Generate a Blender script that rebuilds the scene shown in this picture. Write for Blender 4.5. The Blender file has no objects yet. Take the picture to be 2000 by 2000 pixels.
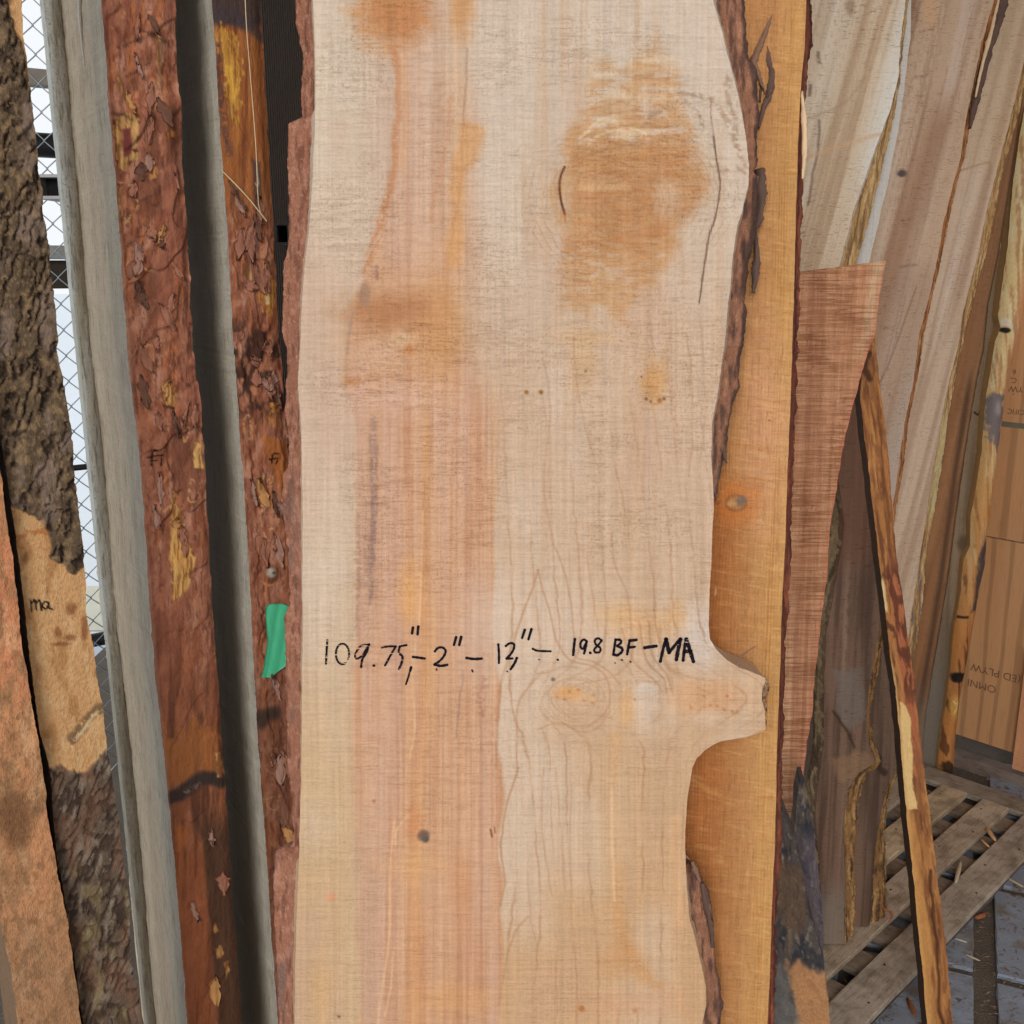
import bpy, math, random
import numpy as np
from mathutils import Vector

# ------------------------------------------------------------------ camera, world, light
sc = bpy.context.scene
PITCH = math.radians(13.6); H = 1.6; FPX = 2000.0
CAM = np.array([0.0, 0.0, H])
cd = bpy.data.cameras.new('camera'); cam = bpy.data.objects.new('camera', cd)
sc.collection.objects.link(cam); sc.camera = cam
cam.location = CAM; cam.rotation_euler = (math.pi/2 - PITCH, 0, 0)
cd.sensor_width = 36; cd.lens = 36.0*FPX/2000; cd.clip_start = 0.02; cd.clip_end = 500
w = bpy.data.worlds.new('World'); sc.world = w; w.use_nodes = True
bgn = w.node_tree.nodes['Background']
bgn.inputs[0].default_value = (0.93, 0.965, 1.0, 1); bgn.inputs[1].default_value = 1.0
def area(name, loc, target, size, power, col):
    l = bpy.data.lights.new(name, 'AREA'); l.shape = 'SQUARE'; l.size = size; l.energy = power; l.color = col
    o = bpy.data.objects.new(name, l); sc.collection.objects.link(o); o.location = loc
    o.rotation_euler = (Vector(target)-Vector(loc)).to_track_quat('-Z', 'Y').to_euler(); return o
area('doorway_light', (-1.1, -5.5, 3.7), (0.2, 1.5, 1.1), 2.4, 305, (1.0, 0.965, 0.92))
sc.view_settings.view_transform = 'Standard'; sc.view_settings.look = 'None'
sc.view_settings.exposure = 0.0; sc.view_settings.gamma = 1.0

# ------------------------------------------------------------------ projection helpers (photograph pixels, 2000 x 2000)
F = np.array([0, math.cos(PITCH), -math.sin(PITCH)]); U = np.array([0, math.sin(PITCH), math.cos(PITCH)]); R = np.array([1.0, 0, 0])
def ray(p):
    p = np.asarray(p, float)
    return F + R*((p[..., :1]-1000)/FPX) + U*((1000-p[..., 1:2])/FPX)
def at(px, py, d): return CAM + d*ray(np.array([px, py]))
def onz(px, py, z):
    r = ray(np.array([px, py], float)); return CAM + r*((z-CAM[2])/r[2])
def proj(P):
    q = P-CAM; d = q@F
    return 1000+FPX*(q@R)/d, 1000-FPX*(q@U)/d
class Plane:
    def __init__(s, px, py, d, lean=0, yaw=0):
        s.Q = at(px, py, d); l, y = math.radians(lean), math.radians(yaw)
        n = np.array([0, -math.cos(l), math.sin(l)])
        s.n = np.array([n[0]*math.cos(y)-n[1]*math.sin(y), n[0]*math.sin(y)+n[1]*math.cos(y), n[2]])
        e = np.cross([0, 0, 1], s.n); s.eu = e/np.linalg.norm(e); s.ev = np.cross(s.n, s.eu)
    def uv(s, pts, off=0.0):
        r = ray(np.asarray(pts, float)); Q = s.Q-s.n*off
        t = ((Q-CAM)@s.n)/(r@s.n); P = CAM+r*t[:, None]-Q
        return P@s.eu, P@s.ev
    def P(s, u, v, off=0.0):
        return s.Q + np.multiply.outer(u, s.eu)+np.multiply.outer(v, s.ev)-np.multiply.outer(np.broadcast_to(off, np.shape(u)), s.n)
    def vz(s, z): return (z-s.Q[2])/s.ev[2]

# ------------------------------------------------------------------ numpy noise
_rng = np.random.RandomState(7); _T = _rng.rand(512, 512)
def vn(x, y, seed=0):
    x = np.asarray(x, float)+seed*37.17; y = np.asarray(y, float)+seed*91.73
    xi = np.floor(x); yi = np.floor(y); fx = x-xi; fy = y-yi
    fx = fx*fx*(3-2*fx); fy = fy*fy*(3-2*fy)
    a = xi.astype(np.int64) & 511; b = yi.astype(np.int64) & 511; a1 = (a+1) & 511; b1 = (b+1) & 511
    return (_T[a, b]*(1-fx)+_T[a1, b]*fx)*(1-fy)+(_T[a, b1]*(1-fx)+_T[a1, b1]*fx)*fy
def fbm(x, y, seed=0, o=4, g=0.5):
    r = 0; a = 1; t = 0
    for i in range(o):
        r = r+a*vn(x*2**i, y*2**i, seed+i*3); t += a; a *= g
    return r/t
def ridge(x, y, seed=0, o=3):
    r = 0; a = 1; t = 0
    for i in range(o):
        r = r+a*(1-np.abs(2*vn(x*2**i, y*2**i, seed+i*5)-1)); t += a; a *= 0.5
    return r/t
def ss(a, b, x):
    t = np.clip((x-a)/(b-a), 0, 1); return t*t*(3-2*t)
def lin(c):
    c = np.clip(np.asarray(c, float)/255, 0, 1)
    return np.where(c <= 0.04045, c/12.92, ((c+0.055)/1.055)**2.4)
def C3(c, n): return np.tile(np.array(c, float), (n, 1))
def mixc(rgb, c, m):
    rgb[:] = rgb+(np.asarray(c, float)-rgb)*np.clip(m, 0, 1)[:, None]
def segd(X, Y, pts):
    d = np.full(X.shape, 1e9)
    for (x0, y0), (x1, y1) in zip(pts[:-1], pts[1:]):
        dx, dy = x1-x0, y1-y0; L = dx*dx+dy*dy+1e-9
        t = np.clip(((X-x0)*dx+(Y-y0)*dy)/L, 0, 1)
        d = np.minimum(d, np.hypot(X-x0-t*dx, Y-y0-t*dy))
    return d
def curve(pts, n=6):
    p = np.array(pts, float)
    if len(p) < 3: return [tuple(q) for q in p]
    P = np.vstack([2*p[0]-p[1], p, 2*p[-1]-p[-2]]); out = []
    for i in range(1, len(P)-2):
        for k in range(n):
            t = k/n
            out.append(tuple(0.5*(2*P[i]+(P[i+1]-P[i-1])*t+(2*P[i-1]-5*P[i]+4*P[i+1]-P[i+2])*t*t+(-P[i-1]+3*P[i]-3*P[i+1]+P[i+2])*t**3)))
    out.append(tuple(p[-1])); return out
def stroke(rgb, X, Y, pts, wd, c, a=1.0, soft=1.0, warp=0, brk=0, seed=0, smooth=True):
    if smooth: pts = curve(pts)
    q = np.array(pts); m = wd+3*soft+warp*2+2
    k = np.where((X > q[:, 0].min()-m) & (X < q[:, 0].max()+m) & (Y > q[:, 1].min()-m) & (Y < q[:, 1].max()+m))[0]
    if not len(k): return
    x, y = X[k], Y[k]
    if warp: x = x+warp*(2*fbm(x/25, y/25, seed+5, 2)-1)
    d = segd(x, y, pts); mk = a*(1-ss(wd/2-soft*.5, wd/2+soft, d))
    if brk: mk = mk*ss(brk-0.12, brk+0.12, fbm(x/7, y/5, seed+9, 2))
    t = rgb[k]; mixc(t, c, mk); rgb[k] = t
def polymask(X, Y, poly, soft, ragged=0, rs=20, seed=0):
    q = np.array(poly, float); m = soft*3+ragged+2; out = np.zeros(X.shape)
    k = np.where((X > q[:, 0].min()-m) & (X < q[:, 0].max()+m) & (Y > q[:, 1].min()-m) & (Y < q[:, 1].max()+m))[0]
    if not len(k): return out
    x, y = X[k], Y[k]
    ins = np.zeros(x.shape, bool)
    for (x0, y0), (x1, y1) in zip(q, np.roll(q, -1, 0)):
        c = ((y0 > y) != (y1 > y)); ins ^= c & (x < (x1-x0)*(y-y0)/(y1-y0+1e-9)+x0)
    sd = segd(x, y, [tuple(p) for p in q]+[tuple(q[0])]); sd = np.where(ins, sd, -sd)
    if ragged: sd = sd+ragged*(2*fbm(x/rs, y/(rs*1.6), seed+3, 3)-1)
    out[k] = ss(-soft, soft, sd); return out
def poly(rgb, X, Y, pl, c, a=1, soft=4, ragged=0, rs=20, seed=0):
    mixc(rgb, c, a*polymask(X, Y, pl, soft, ragged, rs, seed))
def blob(rgb, X, Y, cx, cy, rx, ry, c, a=1, soft=.5, ragged=.25, seed=0, rs=18):
    d = np.hypot((X-cx)/rx, (Y-cy)/ry); k = np.where(d < 2.6)[0]
    if not len(k): return
    dd = d[k]+ragged*(2*fbm(X[k]/rs, Y[k]/rs, seed+11, 3)-1)
    t = rgb[k]; mixc(t, c, a*(1-ss(1-soft, 1+soft, dd))); rgb[k] = t

# ------------------------------------------------------------------ materials
def nmat(name):
    m = bpy.data.materials.new(name); m.use_nodes = True
    nt = m.node_tree; b = nt.nodes['Principled BSDF']; return m, nt, b
class NT:
    def __init__(s, nt): s.nt = nt
    def n(s, t, **k):
        x = s.nt.nodes.new(t)
        for a, v in k.items(): setattr(x, a, v)
        return x
    def l(s, a, b): s.nt.links.new(a, b)
    def val(s, x, i, v):
        if isinstance(v, (int, float, tuple)): x.inputs[i].default_value = v
        else: s.l(v, x.inputs[i])
    def math(s, op, a, b=0.0, c=None):
        x = s.n('ShaderNodeMath', operation=op); s.val(x, 0, a); s.val(x, 1, b)
        if c is not None: s.val(x, 2, c)
        return x.outputs[0]
    def noise(s, vec, scale, sc3=(1, 1, 1), det=3, rough=.55, off=(0, 0, 0)):
        mp = s.n('ShaderNodeMapping'); s.l(vec, mp.inputs[0]); mp.inputs[3].default_value = sc3; mp.inputs[1].default_value = off
        x = s.n('ShaderNodeTexNoise'); s.l(mp.outputs[0], x.inputs['Vector']); x.inputs['Scale'].default_value = scale
        x.inputs['Detail'].default_value = det; x.inputs['Roughness'].default_value = rough; return x.outputs['Fac']
    def step(s, x, a, b):
        m = s.n('ShaderNodeMapRange', interpolation_type='SMOOTHSTEP'); s.val(m, 0, x); m.inputs[1].default_value = a; m.inputs[2].default_value = b
        return m.outputs[0]
    def mix(s, f, a, b, blend='MIX'):
        m = s.n('ShaderNodeMix', data_type='RGBA', blend_type=blend); s.val(m, 0, f); s.val(m, 6, a); s.val(m, 7, b); return m.outputs[2]
def wood_mat(name, dash=(70, 640), th=(.60, .70), speck=1.0, dashk=1.0, bump=.5, rough=.72, vert=.5, dark=.42, spec=.25, blotch=0.0):
    """sawn wood: vertex colour holds the figure of the wood (alpha = roughness of the cut), noises add saw marks, torn fibres and pores"""
    m, nt, b = nmat(name); k = NT(nt)
    at_ = k.n('ShaderNodeAttribute', attribute_name='Col'); lo = k.n('ShaderNodeAttribute', attribute_name='loc'); v = lo.outputs['Vector']; fl = at_.outputs['Alpha']
    d1 = k.step(k.noise(v, 1, (dash[0], dash[1], 40), 3, .6), *th)
    d2 = k.step(k.noise(v, 1, (430, 400, 100), 3, .65, (3, 7, 1)), .59, .68)
    d3 = k.noise(v, 1, (380, 22, 60), 3, .65, (9, 2, 4))
    d4 = k.noise(v, 1, (26, 430, 30), 3, .65, (5, 5, 5))
    d5 = k.noise(v, 420, (1, 1, 1), 3, .7)
    fa = k.math('ADD', k.math('MULTIPLY', fl, .62), .30)
    d6 = k.step(k.noise(v, 1, (560, 85, 60), 2, .6, (1, 8, 3)), .56, .70)
    f1 = k.math('MULTIPLY', d1, k.math('MULTIPLY', fa, dashk)); f2 = k.math('MULTIPLY', d2, k.math('MULTIPLY', fl, speck)); f3 = k.math('MULTIPLY', d6, k.math('MULTIPLY', fa, .34*vert))
    f = k.math('MINIMUM', k.math('MULTIPLY', k.math('MAXIMUM', k.math('MAXIMUM', f1, f3), f2), .8), .85)
    col = k.mix(f, at_.outputs['Color'], (dark, dark*.80, dark*.62, 1), 'MULTIPLY')
    g = k.math('ADD', k.math('MULTIPLY', d3, .30*vert), k.math('ADD', k.math('MULTIPLY', d4, .22), k.math('MULTIPLY', d5, .30)))
    g = k.math('ADD', g, 1.0-.15*vert-.11-.15)
    gc = k.n('ShaderNodeCombineColor'); [k.l(g, gc.inputs[i]) for i in range(3)]
    col = k.mix(1.0, col, gc.outputs[0], 'MULTIPLY')
    if blotch:
        o_ = k.n('ShaderNodeTexCoord').outputs['Object']; b1_ = k.step(k.noise(o_, 16, (1, 1, 1), 5, .65), .42, .68); b2_ = k.step(k.noise(v, 1, (90, 9, 20), 3, .6, (2, 2, 2)), .5, .7)
        col = k.mix(k.math('MULTIPLY', b1_, blotch), col, (.46, .42, .38, 1), 'MULTIPLY'); col = k.mix(k.math('MULTIPLY', b2_, blotch*.7), col, (.60, .54, .48, 1), 'MULTIPLY')
    k.l(col, b.inputs['Base Color']); b.inputs['Roughness'].default_value = rough; b.inputs['Specular IOR Level'].default_value = spec
    bp = k.n('ShaderNodeBump'); bp.inputs['Strength'].default_value = bump; bp.inputs['Distance'].default_value = .0022
    h = k.math('ADD', k.math('MULTIPLY', f, -.9), k.math('ADD', k.math('MULTIPLY', d4, .35), k.math('ADD', k.math('MULTIPLY', d3, .25), k.math('MULTIPLY', d5, .5))))
    k.l(h, bp.inputs['Height']); k.l(bp.outputs[0], b.inputs['Normal']); return m
def bark_mat(name, sc_=(260, 120, 260), amp=.55, bump=.8, rough=.8, spec=.2):
    m, nt, b = nmat(name); k = NT(nt)
    a = k.n('ShaderNodeAttribute', attribute_name='Col'); v = k.n('ShaderNodeAttribute', attribute_name='loc').outputs['Vector']
    n1 = k.noise(v, 1, sc_, 4, .65); n2 = k.noise(v, 1, (900, 300, 700), 2, .6, (2, 5, 1))
    g = k.math('ADD', k.math('MULTIPLY', n1, amp), k.math('ADD', k.math('MULTIPLY', n2, amp*.7), 1-amp*.85))
    gc = k.n('ShaderNodeCombineColor'); [k.l(g, gc.inputs[i]) for i in range(3)]
    k.l(k.mix(1.0, a.outputs['Color'], gc.outputs[0], 'MULTIPLY'), b.inputs['Base Color'])
    b.inputs['Roughness'].default_value = rough; b.inputs['Specular IOR Level'].default_value = spec
    bp = k.n('ShaderNodeBump'); bp.inputs['Strength'].default_value = bump; bp.inputs['Distance'].default_value = .002
    k.l(k.math('ADD', n1, k.math('MULTIPLY', n2, .5)), bp.inputs['Height']); k.l(bp.outputs[0], b.inputs['Normal']); return m
def plain_mat(name, c, rough=.6, metal=0, ns=60, amp=.25, bump=.2, sc3=(1, 1, 1)):
    m, nt, b = nmat(name); k = NT(nt); v = k.n('ShaderNodeTexCoord').outputs['Object']
    n1 = k.noise(v, ns, sc3, 4, .6); c = lin(c)
    col = k.mix(n1, tuple(c*(1-amp))+(1,), tuple(np.minimum(c*(1+amp), 1))+(1,))
    k.l(col, b.inputs['Base Color']); b.inputs['Roughness'].default_value = rough; b.inputs['Metallic'].default_value = metal
    bp = k.n('ShaderNodeBump'); bp.inputs['Strength'].default_value = bump; bp.inputs['Distance'].default_value = .002
    k.l(n1, bp.inputs['Height']); k.l(bp.outputs[0], b.inputs['Normal']); return m
M = dict(
    maple=wood_mat('rough_sawn_maple', dash=(75, 780), th=(.54, .72), speck=.8, dashk=.50, bump=.6, dark=.62, vert=.8),
    sawn=wood_mat('sawn_board', dash=(60, 420), th=(.58, .70), bump=.5),
    fir=wood_mat('fir_board', dash=(60, 620), th=(.54, .70), speck=.5, dashk=.5, bump=.6, vert=1.9, rough=.8, spec=.12),
    red=wood_mat('red_board', dash=(14, 300), th=(.46, .62), speck=.3, dashk=1.4, vert=2.4, bump=.8, dark=.68),
    weath=wood_mat('weathered_board', dash=(300, 26), th=(.55, .68), speck=.9, dashk=1.2, bump=.9, vert=2.0, dark=.45),
    bark=bark_mat('red_bark', (200, 60, 200), .40, .8), rbark=bark_mat('rough_bark', (300, 190, 300), .8, 1.0, .9), edge=bark_mat('live_edge', (420, 90, 420), .6, .7),
    soft=bark_mat('inner_bark', (520, 420, 520), .75, .9, .85))

# ------------------------------------------------------------------ mesh helpers
coll = sc.collection
def link(name, verts, faces, mat, parent=None, base=None, col=None, loc=None, smooth=True, flat_from=None):
    me = bpy.data.meshes.new(name); verts = np.asarray(verts, float); base = np.zeros(3) if base is None else np.asarray(base)
    v = verts-base; faces = np.asarray(faces, np.int32); n = len(faces); s = faces.shape[1]
    me.vertices.add(len(v)); me.vertices.foreach_set('co', v.ravel())
    me.loops.add(n*s); me.loops.foreach_set('vertex_index', faces.ravel())
    me.polygons.add(n); me.polygons.foreach_set('loop_start', np.arange(0, n*s, s)); me.polygons.foreach_set('loop_total', np.full(n, s))
    if smooth: me.polygons.foreach_set('use_smooth', np.ones(n, bool))
    me.update(calc_edges=True); me.validate()
    if col is not None:
        if col.shape[1] == 3: col = np.hstack([col, np.ones((len(col), 1))*.6])
        a = me.color_attributes.new('Col', 'FLOAT_COLOR', 'POINT'); a.data.foreach_set('color', col.astype(np.float32).ravel())
    if loc is not None:
        a = me.attributes.new('loc', 'FLOAT_VECTOR', 'POINT'); a.data.foreach_set('vector', np.asarray(loc, np.float32).ravel())
    me.materials.append(mat); o = bpy.data.objects.new(name, me); coll.objects.link(o)
    if parent is None: o.location = base
    else: o.parent = parent
    return o
def tag(o, label, cat, group=None):
    o['label'] = label; o['category'] = cat
    if group: o['group'] = group
    return o
def struct(o): o['kind'] = 'structure'; return o
def empty(name, loc): o = bpy.data.objects.new(name, None); coll.objects.link(o); o.location = loc; o.empty_display_size = .05; return o
def gridf(nr, nc, off=0):
    i = np.arange(nr-1)[:, None]*nc+np.arange(nc-1)[None, :]+off; i = i.ravel()
    return np.stack([i, i+nc, i+nc+1, i+1], 1)
def edge_fn(us, vs, ext=None):
    o = np.argsort(vs); v = vs[o]; u = us[o]
    sl = (u[-1]-u[0])/(v[-1]-v[0]) if ext is None else ext
    def f(q):
        r = np.interp(q, v, u); r = np.where(q > v[-1], u[-1]+(q-v[-1])*sl, r); return np.where(q < v[0], u[0]+(q-v[0])*sl, r)
    return f
def rows(pl, v0, v1, res, vt, vb, coarse=.02):
    """rows from top v1 to bottom v0; fine inside the frame"""
    a = np.arange(v1, min(vt, v1), -coarse) if vt < v1 else np.array([])
    b = np.arange(min(vt, v1), max(vb, v0), -res); c = np.arange(max(vb, v0), v0, -coarse) if vb > v0 else np.array([])
    r = np.concatenate([a, b, c, [v0]]); r = -np.unique(np.round(-r, 6)); return r
def board(name, pl, left, right, thick=.05, ext=None, res=.0012, col=None, disp=None, wall=None, mat='sawn', wmat=None, zb=.006, zt=2.75, top=None, bot=None,
          nw=6, jit=.0006, ls=None, rs=None, front_child=None, seed=0, back_wall=None, extL=None, extR=None):
    """a board: traced front outline on its own leaning plane, real thickness (or width) behind it; ls / rs are the live edges"""
    uL, vL = pl.uv(left); uR, vR = pl.uv(right)
    fL = edge_fn(uL, vL, extL); fR = edge_fn(uR, vR, extR)
    xm = .5*(np.mean(np.array(left)[:, 0])+np.mean(np.array(right)[:, 0]))
    _, vv = pl.uv([(xm, -30), (xm, 2030)])
    v1 = pl.vz(zt) if top is None else None; v0 = pl.vz(zb) if bot is None else None
    if top is not None: (ta, tb) = pl.uv(top); v1 = tb.max()
    if bot is not None: (ba, bb) = pl.uv(bot); v0 = bb.min()
    v = rows(pl, v0, v1, res, vv[0], vv[1]); nv = len(v)
    a = fL(v); b = fR(v)
    jl = jit*(2*fbm(v*260, v*0+seed, 1, 3)-1)+jit*1.5*(2*vn(v*60, v*0+seed, 2)-1); jr = jit*(2*fbm(v*260, v*0+seed+5, 3, 3)-1)+jit*1.5*(2*vn(v*60, v*0+seed, 4)-1)
    a = a+jl; b = b+jr; b = np.maximum(b, a+.001)
    nu = max(4, int(np.median(b-a)/res)+1); s = np.linspace(0, 1, nu)
    u = a[:, None]+(b-a)[:, None]*s[None]; vg = np.repeat(v[:, None], nu, 1)
    if top is not None: # slanted end: clamp rows to the traced end line
        o = np.argsort(ta); lim = np.interp(u, ta[o], tb[o]); vg = np.minimum(vg, lim)
    if bot is not None:
        o = np.argsort(ba); lim = np.interp(u, ba[o], bb[o]); vg = np.maximum(vg, lim)
    uf, vf = u.ravel(), vg.ravel(); P = pl.P(uf, vf); X, Y = proj(P)
    c = col(X, Y, uf, vf); c4 = np.hstack([lin(c[:, :3]), c[:, 3:4] if c.shape[1] > 3 else np.full((len(c), 1), .6)])
    if disp is not None: P = P+np.multiply.outer(disp(X, Y, uf, vf), pl.n)
    loc = np.stack([uf, vf, np.zeros_like(uf)+seed*.37], 1)
    base = np.array([(P[-nu:, 0]).mean(), P[-nu:, 1].mean(), P[-nu:, 2].min()])
    E_ = -pl.n*thick if ext is None else np.asarray(ext, float)
    # body
    VV = []; FF = []; CC = []; LL = []; off = 0
    def add(Pg, cg, lg, f):
        nonlocal off
        VV.append(Pg); CC.append(cg); LL.append(lg); FF.append(f+off); off += len(Pg)
    Pg = P.reshape(nv, nu, 3)
    if front_child is None: add(P, c4, loc, gridf(nv, nu))
    wt = np.linspace(0, 1, nw)
    def wallgrid(line, e_, sgn, u_edge, v_edge, flip):
        g = line[:, None, :]+wt[None, :, None]*e_[None, None, :] if e_.ndim == 1 else line[:, None, :]+wt[None, :, None]*e_[:, None, :]
        wl = np.linalg.norm(e_)if e_.ndim == 1 else np.linalg.norm(e_, axis=1)
        ww = (wt[None, :]*(np.ones((len(line), 1))*np.reshape(wl, (-1, 1)))).ravel(); vq = np.repeat(v_edge, nw)
        if wall is not None: cc = lin(wall(ww, vq, sgn))
        else: cc = np.repeat(c4[:, :3].reshape(nv, nu, 3)[:, 0 if sgn < 0 else -1], nw, 0)
        f = gridf(len(line), nw)
        if flip: f = f[:, ::-1]
        add(g.reshape(-1, 3), np.hstack([cc, np.full((len(cc), 1), .5)]), np.stack([ww+.3, vq, np.full_like(ww, .5)], 1), f)
        return g[:, -1]
    eL = np.tile(E_, (nv, 1)); eR = eL.copy()
    if ls: # live edges flare: the back is wider than the front
        uo, vo = pl.uv(ls['outer'], ls['t']); fo = edge_fn(uo, vo, 0); k = np.minimum(fo(v)-a, 0)*(v <= vo.max())*(v >= vo.min()); eL = eL+np.multiply.outer(k*.75, pl.eu)
    if rs:
        for q in (rs if isinstance(rs, list) else [rs]):
            uo, vo = pl.uv(q['outer'], q['t']); fo = edge_fn(uo, vo, 0); k = np.maximum(fo(v)-b, 0)*(v <= vo.max())*(v >= vo.min()); eR = eR+np.multiply.outer(k*.75, pl.eu)
    bl = wallgrid(Pg[:, 0], eL, -1, None, v, False); br = wallgrid(Pg[:, -1], eR, 1, None, v, True)
    bk = np.stack([br, bl], 1).reshape(-1, 3); add(bk, np.tile(np.append(c4[:, :3].mean(0)*.8, .5), (nv*2, 1)), np.stack([np.tile([0, .2], nv), np.repeat(v, 2), np.full(nv*2, .9)], 1), gridf(nv, 2))
    for row, flip in ((0, True), (-1, False)):
        ln = Pg[row]; e2 = eL[row][None]+(eR[row]-eL[row])[None]*s[:, None]; g = np.stack([ln, ln+e2], 1).reshape(-1, 3)
        f = gridf(nu, 2); f = f if flip else f[:, ::-1]
        add(g, np.tile(np.append(c4[:, :3].mean(0)*.9, .5), (nu*2, 1)), np.stack([np.repeat(uf[:nu], 2), np.tile([0, .05], nu), np.full(nu*2, .7)], 1), f)
    o = link(name, np.vstack(VV), np.vstack(FF), M[wmat or mat], None, base, np.vstack(CC), np.vstack(LL))
    if front_child: link(front_child, P, gridf(nv, nu), M[mat], o, base, c4, loc)
    info = dict(o=o, base=base, pl=pl, fL=fL, fR=fR)
    for sp, sgn, fn in ((ls, -1, fL), (rs, 1, fR)):
        if not sp: continue
        for q in (sp if isinstance(sp, list) else [sp]): live(o, base, pl, fn, sgn, seed=seed, **q)
    return info
def live(o, base, pl, fn, sgn, outer, t, col, name='bark_edge', mat='edge', amp=.0012, res=.0012, seed=0, nc=None, lip=.012, prof=.7, freq=(300, 90), ragged=.0012, step_in=.0004):
    """a live edge: from the sawn arris out to the traced outer edge, t metres behind the face"""
    uo, vo = pl.uv(outer, t); fo = edge_fn(uo, vo, 0); v = np.arange(vo.max(), vo.min(), -res); nv = len(v)
    # fade out at top/bottom only where strip starts inside the frame
    a = fn(v)+sgn*-step_in; b = fo(v)+sgn*ragged*(2*fbm(v*180, v*0, seed+8, 3)-1)
    b = np.where(sgn*(b-a) < .0012, a+sgn*.0012, b)
    wd = np.median(np.abs(b-a)); nc = nc or max(5, int(wd/res*1.3))
    s = np.linspace(0, 1, nc); u = a[:, None]+(b-a)[:, None]*s; dep = .0006+(t-.0006)*(s[None]**prof)+0*u
    vg = np.repeat(v[:, None], nc, 1)
    nz = (2*fbm(u*freq[0], vg*freq[1], seed+21, 4)-1)*amp*2*np.minimum(1, s*6)[None]
    u2 = u+sgn*nz*.6; dep2 = dep-nz*.8
    # lip running back under the edge
    lu = u2[:, -1:]-sgn*.004; u2 = np.hstack([u2, lu]); dep2 = np.hstack([dep2, dep2[:, -1:]+lip]); vg = np.hstack([vg, vg[:, -1:]]); nc += 1
    P = pl.P(u2.ravel(), vg.ravel(), dep2.ravel()); X, Y = proj(P); sv = np.tile(np.append(s, 1.0), nv)
    c = lin(col(X, Y, u2.ravel(), vg.ravel(), sv)); f = gridf(nv, nc)
    if sgn < 0: f = f[:, ::-1]
    return link(name, P, f, M[mat], o, base, np.hstack([c, np.full((len(c), 1), .5)]), np.stack([u2.ravel(), vg.ravel(), dep2.ravel()], 1))
def tube(name, pts, rad, mat, parent=None, base=None, n=7, col=None, cap=True):
    pts = np.asarray(pts, float); m = len(pts); rad = np.broadcast_to(rad, m); V = []; 
    for i in range(m):
        t = pts[min(i+1, m-1)]-pts[max(i-1, 0)]; t = t/(np.linalg.norm(t)+1e-9); r = np.array([0, 0, 1.0]) if abs(t[2]) < .9 else np.array([0, 1.0, 0])
        x = np.cross(t, r); x /= np.linalg.norm(x); y = np.cross(t, x)
        for k in range(n): V.append(pts[i]+rad[i]*(x*math.cos(2*math.pi*k/n)+y*math.sin(2*math.pi*k/n)))
    Fc = [[i*n+k, i*n+(k+1) % n, (i+1)*n+(k+1) % n, (i+1)*n+k] for i in range(m-1) for k in range(n)]
    if cap:
        for e in (0, m-1):
            V.append(pts[e]); ci = len(V)-1; Fc += [[e*n+k, e*n+(k+1) % n, ci, ci] for k in range(n)] if False else []
    V = np.array(V)
    if base is None: base = V[V[:, 2].argmin()]
    c = None if col is None else np.tile(np.append(lin(col), .5), (len(V), 1))
    return link(name, V, np.array(Fc), mat, parent, base, c, V if col is not None else None)
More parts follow.
